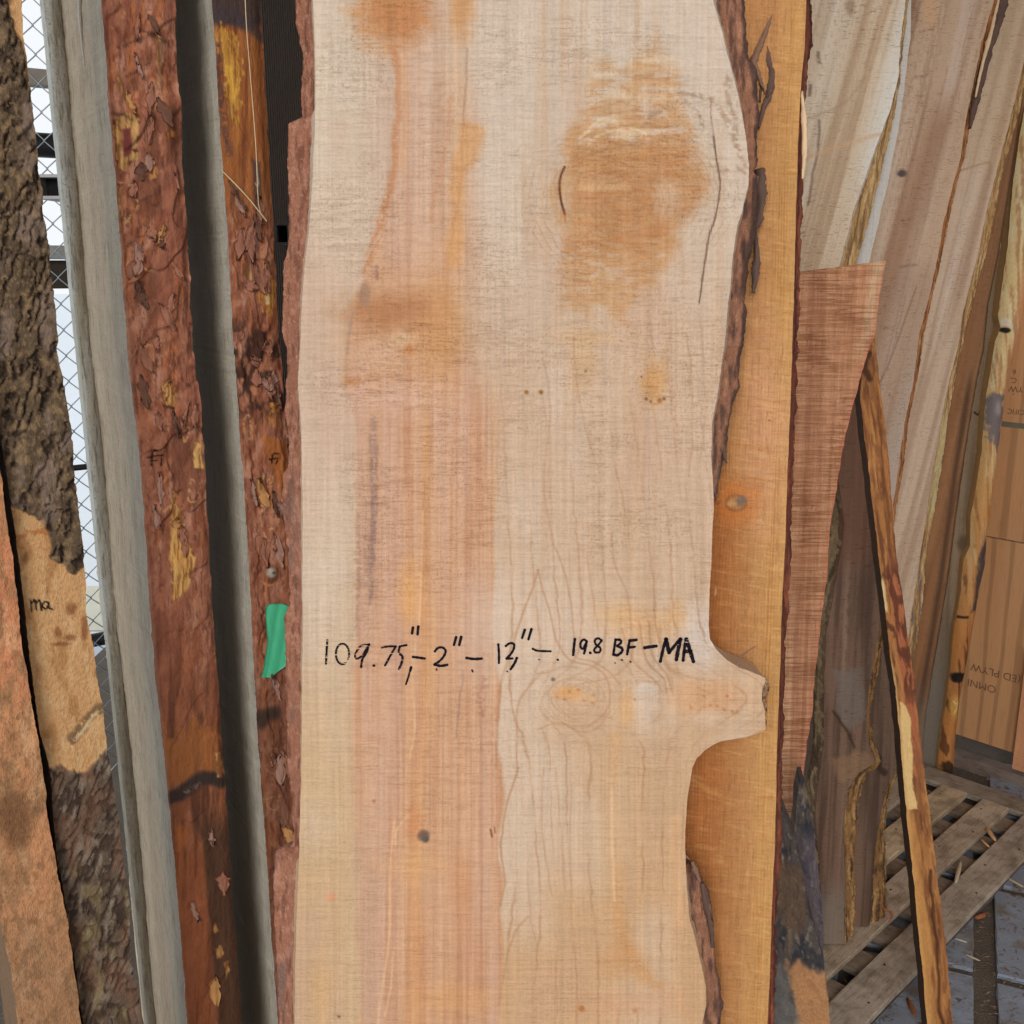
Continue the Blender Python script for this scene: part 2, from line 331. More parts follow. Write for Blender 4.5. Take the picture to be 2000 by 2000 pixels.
def box(name, o, ex, ey, ez, mat, parent=None, base=None, bev=.002, seed=0, jit=0.0, col=None, vax=None):
    """bevelled box: corner o, edge vectors"""
    o, ex, ey, ez = map(lambda q: np.asarray(q, float), (o, ex, ey, ez)); L = [np.linalg.norm(q) for q in (ex, ey, ez)]
    import bmesh
    bm = bmesh.new(); vs = {}
    for i in (0, 1):
        for j in (0, 1):
            for k in (0, 1): vs[i, j, k] = bm.verts.new(o+i*ex+j*ey+k*ez)
    for f in ([(0, 0, 0), (0, 1, 0), (1, 1, 0), (1, 0, 0)], [(0, 0, 1), (1, 0, 1), (1, 1, 1), (0, 1, 1)], [(0, 0, 0), (1, 0, 0), (1, 0, 1), (0, 0, 1)],
              [(0, 1, 0), (0, 1, 1), (1, 1, 1), (1, 1, 0)], [(0, 0, 0), (0, 0, 1), (0, 1, 1), (0, 1, 0)], [(1, 0, 0), (1, 1, 0), (1, 1, 1), (1, 0, 1)]): bm.faces.new([vs[q] for q in f])
    bmesh.ops.recalc_face_normals(bm, faces=bm.faces)
    ax = L.index(max(L)); es = [e for e in bm.edges if abs(abs(Vector(e.verts[1].co-e.verts[0].co).normalized().dot(Vector((ex, ey, ez)[ax]).normalized()))-1) < .01]
    bmesh.ops.subdivide_edges(bm, edges=es, cuts=10, use_grid_fill=True)
    bmesh.ops.bevel(bm, geom=[e for e in bm.edges if e.calc_face_angle(0) > .5], offset=bev, segments=2, affect='EDGES', profile=.6)
    rg = np.random.RandomState(abs(seed))
    me = bpy.data.meshes.new(name)
    base = np.array([*(o+.5*ex+.5*ey)[:2], min(v.co.z for v in bm.verts)]) if base is None else np.asarray(base)
    for v in bm.verts:
        if jit: v.co += Vector(rg.normal(0, jit, 3))
    uvw = []
    for v in bm.verts: q = np.array(v.co)-o; uvw.append([q@ex/L[0], q@ey/L[1], q@ez/L[2]])
    uvw = np.array(uvw)
    for v in bm.verts: v.co = v.co-Vector(base)
    bm.to_mesh(me); bm.free(); me.materials.append(mat); ob = bpy.data.objects.new(name, me); coll.objects.link(ob)
    # long axis first -> v
    ax = ax if vax is None else vax
    order = [a for a in range(3) if a != ax]; loc = np.stack([uvw[:, order[0]]+uvw[:, order[1]], uvw[:, ax], uvw[:, order[1]]*0+seed*.31], 1)
    a = me.attributes.new('loc', 'FLOAT_VECTOR', 'POINT'); a.data.foreach_set('vector', loc.astype(np.float32).ravel())
    if col is not None:
        c = lin(np.tile(np.array(col, float), (len(loc), 1))*(.86+.28*fbm(loc[:, 0]*30, loc[:, 1]*6, seed, 3))[:, None])
        a = me.color_attributes.new('Col', 'FLOAT_COLOR', 'POINT'); a.data.foreach_set('color', np.hstack([c, np.full((len(c), 1), .6)]).astype(np.float32).ravel())
    if parent is not None: ob.parent = parent
    else: ob.location = base
    return ob
#@@SCENE
# ------------------------------------------------------------------ ground and walls
def sheet(name, x0, x1, y0, y1, z, mat): return struct(link(name, [(x0, y0, z), (x1, y0, z), (x1, y1, z), (x0, y1, z)], [[0, 1, 2, 3]], mat, None, (0.5*(x0+x1), 0.5*(y0+y1), z), smooth=False))
def floor_mat():
    m, nt, b = nmat('dirty_floor'); k = NT(nt); v = k.n('ShaderNodeTexCoord').outputs['Object']
    n1 = k.noise(v, 9, det=5); n2 = k.noise(v, 240, det=3, off=(3, 1, 0)); n3 = k.noise(v, 1, (60, 300, 60), 3, off=(1, 7, 2))
    c = k.mix(n1, (.075, .058, .045, 1), (.17, .14, .115, 1)); c = k.mix(k.step(n2, .55, .7), c, (.26, .2, .14, 1)); c = k.mix(k.step(n3, .66, .72), c, (.04, .03, .022, 1))
    k.l(c, b.inputs['Base Color']); b.inputs['Roughness'].default_value = .95
    bp = k.n('ShaderNodeBump'); bp.inputs['Distance'].default_value = .006; bp.inputs['Strength'].default_value = .8; k.l(k.math('ADD', n2, n3), bp.inputs['Height']); k.l(bp.outputs[0], b.inputs['Normal']); return m
floor = sheet('floor', -1.75, 4.5, -4.5, 6.0, 0.0, floor_mat())
ground = sheet('ground', -40, 40, -6, 60, -.06, plain_mat('pale_asphalt', (232, 238, 243), .9, ns=3, amp=.06))
struct(link('road', [(-9, 1.0, -.055), (-1.8, 1.0, -.055), (-1.2, 4.4, -.055), (-9, 4.7, -.055)], [[0, 1, 2, 3]], plain_mat('road_grey', (196, 210, 224), .9, ns=5, amp=.12), None, (-5, 2.5, -.055), smooth=False))
struct(link('verge', [(-12, 4.75, -.055), (0, 4.45, -.055), (0, 5.1, -.055), (-12, 5.5, -.055)], [[0, 1, 2, 3]], plain_mat('dry_verge', (216, 214, 196), .9, ns=9, amp=.25), None, (-5, 5, -.055), smooth=False))
def paver_mat():
    m, nt, b = nmat('blue_grey_paver'); k = NT(nt); v = k.n('ShaderNodeTexCoord').outputs['Object']
    n1 = k.noise(v, 14, det=5); n2 = k.noise(v, 160, det=4, rough=.7, off=(2, 2, 1)); n3 = k.noise(v, 30, det=4, off=(7, 1, 1))
    c = k.mix(n2, (.17, .20, .255, 1), (.31, .35, .42, 1)); c = k.mix(k.step(n1, .5, .72), c, (.17, .145, .12, 1)); c = k.mix(k.step(n3, .62, .70), c, (.10, .08, .065, 1))
    k.l(c, b.inputs['Base Color']); b.inputs['Roughness'].default_value = .7
    bp = k.n('ShaderNodeBump'); bp.inputs['Distance'].default_value = .003; bp.inputs['Strength'].default_value = .6; k.l(n2, bp.inputs['Height']); k.l(bp.outputs[0], b.inputs['Normal']); return m
PVM = paver_mat()
A = np.array([.7158, .6983, 0]); B = np.array([.6983, -.7158, 0])          # the pallet's slat direction and across it (towards the camera's right)
pv0 = onz(1923, 1915, 0)                                               # a joint crossing seen in the photograph
GA = np.array([.40, .917, 0]); GB = np.array([.917, -.40, 0]); PW, PL, JT = .235, .36, .05
for i in range(-6, 3):
    for j in range(-6, 4):
        o_ = pv0+GB*(i*(PW+JT)+JT*.5)+GA*(j*(PL+JT*.6)+JT*.3); o_[2] = .0015
        cpt = o_+.5*(GB*PW+GA*PL)
        if cpt[0] < .25 or cpt[1] < .9 or cpt[1] > 3.2 or cpt[0] > 2.4 or (cpt-pv0)@B < -.45: continue
        box('paver', o_, GB*PW, GA*PL, (0, 0, .011), PVM, floor, (1.375, .75, 0), .003, i*7+j, .0008)

# unseen cover, added above the frame: it keeps the overhead sky off the boards
_rv = [(-1.65, -1.2, 3.3), (4.4, -1.2, 3.3), (4.4, 5.2, 3.05), (-1.65, 5.2, 3.05)]; _rv += [(x, y, z+.06) for x, y, z in _rv]
struct(link('sky_block_roof', _rv, [[3, 2, 1, 0], [4, 5, 6, 7], [0, 1, 5, 4], [1, 2, 6, 5], [2, 3, 7, 6], [3, 0, 4, 7]], plain_mat('sky_block_boards', (120, 96, 74), .9, ns=6), None, (1.4, 2.0, 3.1), smooth=False))
# plywood corner wall, running at about 45 degrees
W0 = onz(1868, 1519, 0)+np.array([.045, .05, 0]); _w = onz(2000, 1566, 0)-onz(1868, 1519, 0); WD = _w/np.linalg.norm(_w); WN = np.array([WD[1], -WD[0], 0])   # wall foot, direction to the right, normal into the shed
def wpt(px, py, off=0.0):
    r = ray(np.array([px, py], float)); Q = W0-WN*off; t = ((Q-CAM)@WN)/(r@WN); return CAM+r*t
WO = W0-WN*.055
def ply_mat():
    m, nt, b = nmat('plywood'); k = NT(nt); v = k.n('ShaderNodeAttribute', attribute_name='loc').outputs['Vector']
    mp = k.n('ShaderNodeMapping'); k.l(v, mp.inputs[0]); mp.inputs[3].default_value = (9, .9, 1)
    n0 = k.noise(v, 1, (5, 1.2, 1), 3); wv = k.n('ShaderNodeTexWave', wave_type='BANDS', bands_direction='X'); k.l(mp.outputs[0], wv.inputs['Vector'])
    wv.inputs['Scale'].default_value = .55; wv.inputs['Distortion'].default_value = 16; wv.inputs['Detail'].default_value = 4; wv.inputs['Detail Scale'].default_value = .5
    n2 = k.noise(v, 1, (300, 14, 1), 3, off=(1, 4, 2)); n3 = k.noise(v, 1, (40, 26, 1), 2, off=(4, 4, 2))
    c = k.mix(n0, (.46, .22, .09, 1), (.58, .31, .14, 1)); c = k.mix(k.math('MULTIPLY', k.step(wv.outputs['Fac'], .72, .98), .42), c, (.20, .085, .03, 1))
    c = k.mix(k.math('MULTIPLY', k.step(n2, .5, .75), .35), c, (.19, .10, .05, 1)); c = k.mix(k.step(n3, .76, .80), c, (.04, .018, .01, 1))
    k.l(c, b.inputs['Base Color']); b.inputs['Roughness'].default_value = .7; return m
PLY = ply_mat()
wallroot = empty('plywood_wall', W0-WN*.07); tag(wallroot, 'tan plywood wall in the corner at far right, behind the leaning boards', 'wall')
wb = W0-WN*.07
zs = [float(wpt(1960, 1478)[2]), float(wpt(1960, 1062)[2]), float(wpt(1985, 836)[2])]
def ply(z0, z1, a0, a1): return box('plywood_panel', W0-WN*.05+WD*a0+np.array([0, 0, z0]), WD*(a1-a0), -WN*.015, (0, 0, z1-z0), PLY, wallroot, wb, .001, int(z0*10)+3, 0, None, 2)
ply(zs[0], zs[1]-.002, -2.2, 1.6); ply(zs[1]+.002, zs[2]-.008, -2.2, 1.6); ply(zs[2]+.008, 3.0, -2.2, 1.6)
box('seam_strip', W0-WN*.052+WD*-.5+np.array([0, 0, zs[2]-.010]), WD*2.1, -WN*.010, (0, 0, .020), plain_mat('seam_grey', (104, 98, 82), .8), wallroot, wb, .001)
SILL = wood_mat('grey_sill', dash=(300, 30), th=(.56, .7), vert=1.4, blotch=.6)
zsill = float(wpt(1935, 1496)[2])
tag(box('sill_beam', W0-WN*.05+WD*-.05, WD*1.7, WN*.05, (0, 0, zsill), SILL, None, None, .004, 5, .0004, (128, 112, 102)), 'grey weathered timber sill along the foot of the plywood wall', 'beam')
st0 = wpt(1988, 1478, .04)
tag(box('wall_stud', np.array([st0[0], st0[1], zsill+.01])+WD*-.004, WD*.06, WN*.03, (0, 0, float(wpt(1992, 1345)[2])-zsill+.12), M['sawn'], None, None, .002, 8, 0, (196, 138, 100)), 'short pinkish stud standing on the sill at the right edge', 'stud')
# printed plywood stamp, upside down
INK = plain_mat('stamp_ink', (116, 80, 54), .8, ns=200, amp=.5)
def stamp(txt, px, py, size, off=-.0484):
    cu = bpy.data.curves.new('t', 'FONT'); cu.body = txt; cu.size = size; cu.align_x = 'CENTER'; o = bpy.data.objects.new('t', cu); coll.objects.link(o)
    dg = bpy.context.evaluated_depsgraph_get(); me = bpy.data.meshes.new_from_object(o.evaluated_get(dg)); bpy.data.objects.remove(o)
    p = wpt(px, py, .05)+WN*.0012-wb
    for v in me.vertices:
        q = p-WD*v.co.x-np.array([0, 0, 1])*v.co.y; v.co = q
    me.materials.append(INK); s_ = bpy.data.objects.new('printed_stamp', me); coll.objects.link(s_); s_.parent = wallroot; return s_
stamp('(ED PLYW', 1945, 1308, .035); stamp('OMNI', 1918, 1333, .035); stamp('PLYW', 1994, 755, .026); stamp('ACIFIC', 1990, 800, .022)
stamp('6', 1982, 722, .022); stamp('C', 1982, 738, .022)
# back wall closing the corner behind the boards
bw = link('wall', [(-1.0, 4.3, 0), (2.4, 4.3, 0), (2.4, 4.3, 3.4), (-1.0, 4.3, 3.4), (-1.0, 4.36, 0), (2.4, 4.36, 0), (2.4, 4.36, 3.4), (-1.0, 4.36, 3.4)],
          [[0, 1, 2, 3], [5, 4, 7, 6], [1, 5, 6, 2], [4, 0, 3, 7], [3, 2, 6, 7], [0, 4, 5, 1]], plain_mat('dark_board_wall', (84, 66, 52), .9, ns=8), None, (.7, 4.33, 0), smooth=False)
struct(bw)

# ------------------------------------------------------------------ the main slab
PM = Plane(1000, 1000, .87, 7, 0)
xl = np.array([(0, 738), (60, 752), (104, 772), (145, 778), (207, 777), (272, 772), (336, 767), (414, 748), (466, 731), (520, 712), (560, 702), (624, 687), (668, 679), (707, 672), (733, 669), (764, 677), (790, 687), (836, 697), (940, 695), (1000, 697), (1155, 696), (1233, 698), (1310, 688), (1500, 687), (1630, 691), (1707, 691), (1860, 697), (2000, 705)], float)
xr = np.array([(0, 925), (85, 916), (130, 913), (259, 945), (285, 940), (323, 926), (390, 935), (526, 925), (616, 905), (655, 900), (707, 915), (780, 955), (810, 965), (1000, 967), (1155, 964), (1220, 961), (1298, 969), (1350, 980), (1440, 967), (1500, 981), (1552, 987), (1630, 977), (1676, 974), (1720, 986), (1772, 977), (1836, 982), (1900, 981), (2000, 975)], float)
def main_col(X, Y, u, v):
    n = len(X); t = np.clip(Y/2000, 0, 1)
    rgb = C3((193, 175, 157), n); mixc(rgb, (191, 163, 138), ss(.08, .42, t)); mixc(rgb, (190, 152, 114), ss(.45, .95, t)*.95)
    # silvery, less weathered sapwood along the left
    lf = 1-ss(-25, 10, X-np.interp(Y, xl[:, 0], xl[:, 1])); mixc(rgb, (198, 180, 159), lf*.55*(1-ss(.45, .9, t))); mixc(rgb, (192, 162, 124), lf*.6*ss(.45, .85, t))
    big = fbm(X/170, Y/420, 3, 4); mixc(rgb, (186, 152, 130), ss(.50, .75, big)*.5); mixc(rgb, (202, 184, 168), ss(.5, .28, big)*.4); mixc(rgb, (184, 148, 116), ss(.5, .75, fbm(X/18, Y/300, 5, 3))*ss(5, 30, X-985)*.35)
    # heart wood
    wob = 5*(2*fbm(X/40, Y/60, 9, 3)-1); a = np.interp(Y, xl[:, 0], xl[:, 1]); b = np.interp(Y, xr[:, 0], xr[:, 1])
    sr = np.interp(Y, [0, 450, 560, 800, 960, 1000, 2000], [30, 26, 45, 60, 14, 4, 4])
    hm = ss(-5, 9, X-a+wob*.6)*ss(-1, 1, (b-X+wob)/sr)
    st = np.interp(Y, [0, 100, 160, 400, 520, 800, 1000, 2000], [.1, .3, .45, .6, .75, .8, .82, .82])
    strk = fbm((X+(Y-1000)*.01)/11, Y/520, 12, 3); s2 = fbm(X/34, Y/900, 15, 3)
    hc = C3((195, 150, 117), n); mixc(hc, (178, 126, 94), ss(.42, .72, strk)*.85); mixc(hc, (206, 152, 100), ss(.52, .75, s2)*.6); mixc(hc, (196, 158, 138), ss(.48, .28, s2)*.6); mixc(hc, (170, 116, 84), ss(.55, .7, fbm(X/5, Y/420, 17, 3))*.4)
    mk = hm*st; rgb[:] = rgb+(hc-rgb)*mk[:, None]
    # mauve margin on the heart's left side low down
    mg = ss(0, 3, X-a)*(1-ss(28, 52, X-a+12*(2*vn(Y/90, X*0, 4)-1))); mixc(rgb, (182, 146, 120), .7*mg*(ss(760, 840, Y)*(1-ss(1200, 1350, Y))*.6+ss(1560, 1680, Y)*.6+ss(1380, 1420, Y)*.2))
    # stains: top
    blob(rgb, X, Y, 765, 12, 72, 82, (184, 130, 84), .95, .55, .3, 1); blob(rgb, X, Y, 782, 30, 55, 40, (170, 112, 72), .5, .6, .4, 2); blob(rgb, X, Y, 902, 10, 24, 66, (190, 134, 82), .7, .6, .3, 3)
    stroke(rgb, X, Y, [(770, 96), (778, 145), (777, 207), (772, 272), (766, 336), (747, 414), (733, 466), (712, 530)], 10, (180, 122, 82), .7, 8, 5, .25, seed=2)
    stroke(rgb, X, Y, [(790, 110), (792, 250), (785, 330)], 10, (196, 150, 112), .5, 8, 4); stroke(rgb, X, Y, [(914, 95), (911, 150), (905, 230), (900, 350), (880, 480)], 3, (150, 118, 98), .5, 3, 3)
    stroke(rgb, X, Y, [(880, 190), (872, 280), (852, 370), (842, 430)], 7, (188, 138, 106), .5, 5, 3)
    poly(rgb, X, Y, [(905, 240), (948, 250), (940, 290), (915, 340), (905, 400), (900, 520), (870, 520), (880, 400), (885, 300)], (196, 142, 88), .6, 9, 9)
    # big knot stain on the right
    KN = [(1283, 80), (1300, 120), (1318, 150), (1332, 190), (1345, 250), (1352, 300), (1378, 320), (1392, 350), (1388, 390), (1372, 410), (1345, 430), (1322, 455), (1296, 520), (1268, 560), (1244, 596), (1222, 628), (1195, 622), (1180, 610), (1150, 606), (1108, 600), (1100, 545), (1104, 500), (1096, 470), (1104, 430), (1096, 400), (1094, 340), (1102, 290), (1108, 258), (1136, 225), (1150, 180), (1165, 150), (1186, 122), (1215, 138), (1240, 115), (1262, 92)]
    km = polymask(X, Y, KN, 20, 26, 34, 4); kc = C3((186, 140, 92), n)
    mixc(kc, (180, 118, 66), ss(.42, .7, fbm(X/60, Y/22, 31, 3))*.85*ss(240, 300, Y)*(1-ss(470, 520, Y))); mixc(kc, (184, 130, 76), ss(.45, .7, fbm(X/50, Y/16, 33, 3))*.6)
    km = km*(1-.75*ss(.56, .66, fbm(X/30, Y/9, 35, 3))*(ss(130, 150, Y)*(1-ss(268, 290, Y))+.8*ss(470, 500, Y)+.35*ss(1330, 1380, X)))
    ctr_ = np.exp(-((X-1225)/150)**2-((Y-385)/120)**2); mixc(kc, (166, 114, 70), ctr_*.75); km = km*np.clip(.62+.55*fbm(X/30, Y/4.5, 36, 3)*1.0-.15*ss(.55, .7, fbm(X/5, Y/5, 37, 2)), 0, 1)*np.clip(.72+.4*ctr_, 0, 1); mixc(kc, (150, 94, 56), ss(.60, .74, fbm(X/30, Y/3, 38, 3))*.5)
    rgb[:] = rgb+(kc-rgb)*(km*.95)[:, None]
    blob(rgb, X, Y, 1303, 386, 26, 34, (196, 170, 146), .6, .7, .5, 5, 8); blob(rgb, X, Y, 1170, 364, 60, 8, (206, 168, 124), .5, .6, .5, 6)
    for q in [(1178, 146, 22, 7), (1203, 186, 24, 8), (1190, 236, 24, 7), (1262, 192, 34, 9), (1280, 118, 24, 6), (1196, 178, 12, 4), (1240, 258, 50, 6), (1215, 268, 30, 5)]: blob(rgb, X, Y, *q, (206, 184, 158), .6, .6, .7, 7, 9)
    for q in [[(1140, 262), (1170, 235), (1200, 225)], [(1130, 270), (1160, 250), (1180, 240)], [(1150, 280), (1175, 262), (1230, 250), (1262, 262)]]: stroke(rgb, X, Y, q, 3, (216, 194, 164), .5, 2.5)
    stroke(rgb, X, Y, [(1103, 326), (1095, 345), (1093, 366), (1096, 392), (1103, 418)], 3.2, (80, 42, 24), .9, 2); stroke(rgb, X, Y, [(1103, 410), (1104, 430)], 3, (150, 90, 50), .6, 2)
    stroke(rgb, X, Y, [(1388, 190), (1389, 230), (1394, 266), (1398, 300)], 1.6, (140, 100, 76), .7, 1.4)
    stroke(rgb, X, Y, [(1394, 266), (1398, 300), (1404, 335), (1407, 362), (1403, 395), (1396, 430), (1385, 462), (1379, 500), (1373, 540), (1366, 592)], 2.0, (84, 58, 44), .85, 1.3)
    for q in [[(1330, 180), (1370, 190), (1400, 200), (1425, 250), (1450, 300)], [(1420, 150), (1425, 200), (1435, 240), (1445, 300), (1460, 330)], [(1405, 335), (1440, 330), (1462, 342)], [(1340, 200), (1360, 215), (1372, 250)], [(1255, 250), (1265, 240), (1275, 225), (1310, 205)]]: stroke(rgb, X, Y, q, 7, (150, 122, 98), .6, 5, 6, .46, 4)
    # left middle knot
    blob(rgb, X, Y, 790, 640, 105, 95, (188, 142, 102), .65, .8, .35, 8, 40); blob(rgb, X, Y, 775, 606, 74, 34, (166, 112, 74), .8, .8, .5, 9, 40); blob(rgb, X, Y, 862, 655, 34, 95, (188, 138, 90), .7, .8, .3, 10, 40)
    blob(rgb, X, Y, 742, 692, 46, 30, (200, 168, 144), .5, .7, .7, 11, 14); blob(rgb, X, Y, 790, 664, 24, 14, (206, 172, 138), .6, .6, .5, 12); blob(rgb, X, Y, 801, 683, 11, 12, (184, 122, 76), .75, .6, .4, 13, 8)
    blob(rgb, X, Y, 690, 746, 15, 8, (184, 120, 68), .6, .7, .8, 14, 6); blob(rgb, X, Y, 775, 775, 75, 34, (204, 168, 148), .5, .9, .5, 15, 40); blob(rgb, X, Y, 712, 575, 10, 22, (150, 118, 96), .8, .5, .3, 16)
    stroke(rgb, X, Y, [(690, 610), (682, 650), (678, 690)], 4, (160, 130, 110), .6, 3); stroke(rgb, X, Y, [(735, 520), (737, 545)], 4, (150, 112, 100), .7, 4); stroke(rgb, X, Y, [(662, 605), (685, 560), (718, 500), (745, 450)], 3, (190, 165, 146), .7, 3); stroke(rgb, X, Y, [(670, 600), (692, 570), (720, 525)], 8, (206, 190, 172), .25, 6)
    blob(rgb, X, Y, 1277, 745, 22, 44, (192, 140, 84), .75, .7, .4, 17); blob(rgb, X, Y, 1140, 705, 26, 60, (200, 160, 116), .5, .8, .3, 18); blob(rgb, X, Y, 1148, 660, 60, 14, (200, 160, 116), .45, .8, .4, 18)
    for x, y, r, c in [(1028, 766, 4, (138, 90, 36)), (1057, 766, 4, (138, 90, 36)), (1262, 779, 3.5, (130, 84, 46)), (1288, 782, 5, (146, 96, 56)), (1297, 779, 3, (110, 72, 36)), (1271, 784, 3, (130, 90, 60)), (1253, 736, 2, (80, 60, 50)), (1144, 725, 3, (150, 110, 60)), (826, 1632, 11, (92, 78, 70)), (832, 1640, 6, (80, 74, 70)), (1136, 1969, 6, (160, 96, 40)), (1240, 1974, 4, (170, 112, 70)), (647, 1752, 8, (208, 146, 110)), (662, 1986, 3, (110, 84, 60)), (1080, 1327, 4, (46, 40, 44)), (730, 1565, 4, (170, 110, 90))]: blob(rgb, X, Y, x, y, r, r, c, .9, .45, .3, int(x))
    stroke(rgb, X, Y, [(958, 1620), (961, 1634)], 3, (110, 60, 36), .8, 1.5); stroke(rgb, X, Y, [(966, 1616), (967, 1626)], 2, (120, 70, 40), .7, 1.5)
    for (cx, cy, sx, sy, r0, r1, k_) in ((1225, 385, 1.25, 1.0, 40, 200, 11.0), (775, 655, 1.0, 1.15, 20, 105, 9.0), (1125, 1365, 1.35, 1.0, 10, 75, 7.0), (1256, 1372, .8, 1.0, 8, 60, 7.0)):
        rr_ = np.hypot((X-cx)/sx, (Y-cy)/sy)+16*(fbm(X/60, Y/45, int(cx), 3)-.5); lw_ = np.abs(np.sin(rr_/k_*math.pi/1.0)); mixc(rgb, (150, 108, 76), (1-ss(.0, .42, lw_))*ss(r0*.5, r0, rr_)*(1-ss(r1*.7, r1, rr_))*(.10+.30*ss(.4, .62, fbm(X/30, Y/24, int(cx)+3, 2))))
    # purple-grey mineral streaks in the heart
    for x0, y0, y1, wd, al in [(728, 815, 1100, 7, .55), (724, 850, 1180, 4, .5), (735, 870, 1060, 3, .45), (712, 960, 1100, 3, .35), (698, 1000, 1240, 6, .45), (737, 860, 920, 3, .4), (727, 960, 1170, 5, .6), (716, 1060, 1140, 8, .35)]:
        stroke(rgb, X, Y, [(x0, y0), (x0+2, (y0+y1)/2), (x0-2, y1)], wd, (138, 108, 98), al, wd*.9, 3, .36, x0)
    stroke(rgb, X, Y, [(948, 1328), (940, 1365), (938, 1395)], 12, (160, 104, 84), .55, 8, 6, .5); stroke(rgb, X, Y, [(905, 1310), (898, 1370), (892, 1440)], 2.5, (150, 118, 100), .7, 2, 2)
    blob(rgb, X, Y, 800, 1160, 22, 60, (214, 156, 94), .55, .8, .3, 21); blob(rgb, X, Y, 930, 1230, 40, 110, (198, 168, 150), .5, .7, .4, 22, 40)
    for pts in [[(812, 1250), (806, 1320), (810, 1420), (800, 1480)], [(826, 1000), (822, 1150), (818, 1235)], [(770, 1600), (762, 1700), (760, 1830), (742, 1960), (738, 2000)], [(800, 1590), (775, 1620), (772, 1650)], [(768, 1860), (764, 1920), (752, 1985)]]: stroke(rgb, X, Y, pts, 3, (218, 176, 132), .6, 2, 1)
    blob(rgb, X, Y, 810, 1610, 16, 30, (190, 116, 70), 0.33, .9, .3, 23); blob(rgb, X, Y, 815, 1690, 60, 30, (208, 158, 104), 0.28, .9, .4, 24, 40); blob(rgb, X, Y, 900, 1730, 22, 60, (190, 122, 80), 0.28, .9, .5, 25)
    blob(rgb, X, Y, 820, 1870, 20, 100, (186, 122, 84), 0.28, .9, .4, 26); blob(rgb, X, Y, 912, 1870, 26, 90, (180, 122, 90), 0.25, .9, .4, 27); blob(rgb, X, Y, 885, 1950, 70, 26, (206, 150, 88), 0.28, .9, .4, 28); blob(rgb, X, Y, 625, 1940, 22, 70, (210, 164, 92), 0.30, .9, .3, 29)
    blob(rgb, X, Y, 690, 1800, 14, 200, (204, 186, 162), 0.22, .9, .3, 30)
    # pale pith band right of the heart, low
    rr = (X-b); pale = ss(0, 4, rr)*(1-ss(60, 150, rr+25*(2*vn(Y/120, X*0, 8)-1))); mixc(rgb, (200, 178, 158), pale*.5*ss(1080, 1180, Y)*(1-ss(1780, 1900, Y)))
    blob(rgb, X, Y, 1090, 1240, 130, 90, (202, 180, 160), .5, .8, .3, 31, 60); blob(rgb, X, Y, 1370, 1240, 40, 70, (202, 190, 182), .65, .7, .3, 32, 50)
    blob(rgb, X, Y, 1262, 1220, 60, 30, (206, 160, 112), .55, .8, .4, 32, 40); blob(rgb, X, Y, 1200, 1200, 40, 24, (204, 160, 110), .5, .8, .4, 33, 40); blob(rgb, X, Y, 1320, 1200, 16, 24, (206, 160, 108), .5, .8, .4, 34)
    # growth rings on the right: contours of a field bent round the knots and the branch stub
    k1 = np.exp(-((X-1125)/75)**2-((Y-1365)/48)**2); k2 = np.exp(-((X-1255)/55)**2-((Y-1372)/55)**2); br = ss(1180, 1480, X)*np.exp(-((Y-1365)/80)**2)
    g = (X-985)/44+.9*np.sin(Y/520+1.2)+3.0*k1+1.7*k2-3.2*br+1.5*np.exp(-((X-1300)/140)**2-((Y-360)/170)**2)*2+1.1*(fbm(X/160, Y/330, 41, 3)-.5)+.16*(fbm(X/14, Y/18, 43, 2)-.5)-.6*np.exp(-((X-1050)/50)**2)*ss(1000, 1500, Y)
    fr = np.abs(g-np.round(g)); grad = .5/44; ln = (1-ss(.02, .075, fr))*(.25+.75*ss(.35, .6, fbm(X/60, Y/80, 45, 2)))
    ln *= ss(6, 14, X-b)*ss(620, 900, Y)*(.55+.45*ss(1000, 1250, Y)); mixc(rgb, (160, 116, 82), ln*.48); mixc(rgb, (178, 136, 100), (1-ss(.03, .10, np.abs(g*2.3-np.round(g*2.3))))*ss(6, 14, X-b)*ss(560, 760, Y)*.14)
    RL = (166, 122, 88)
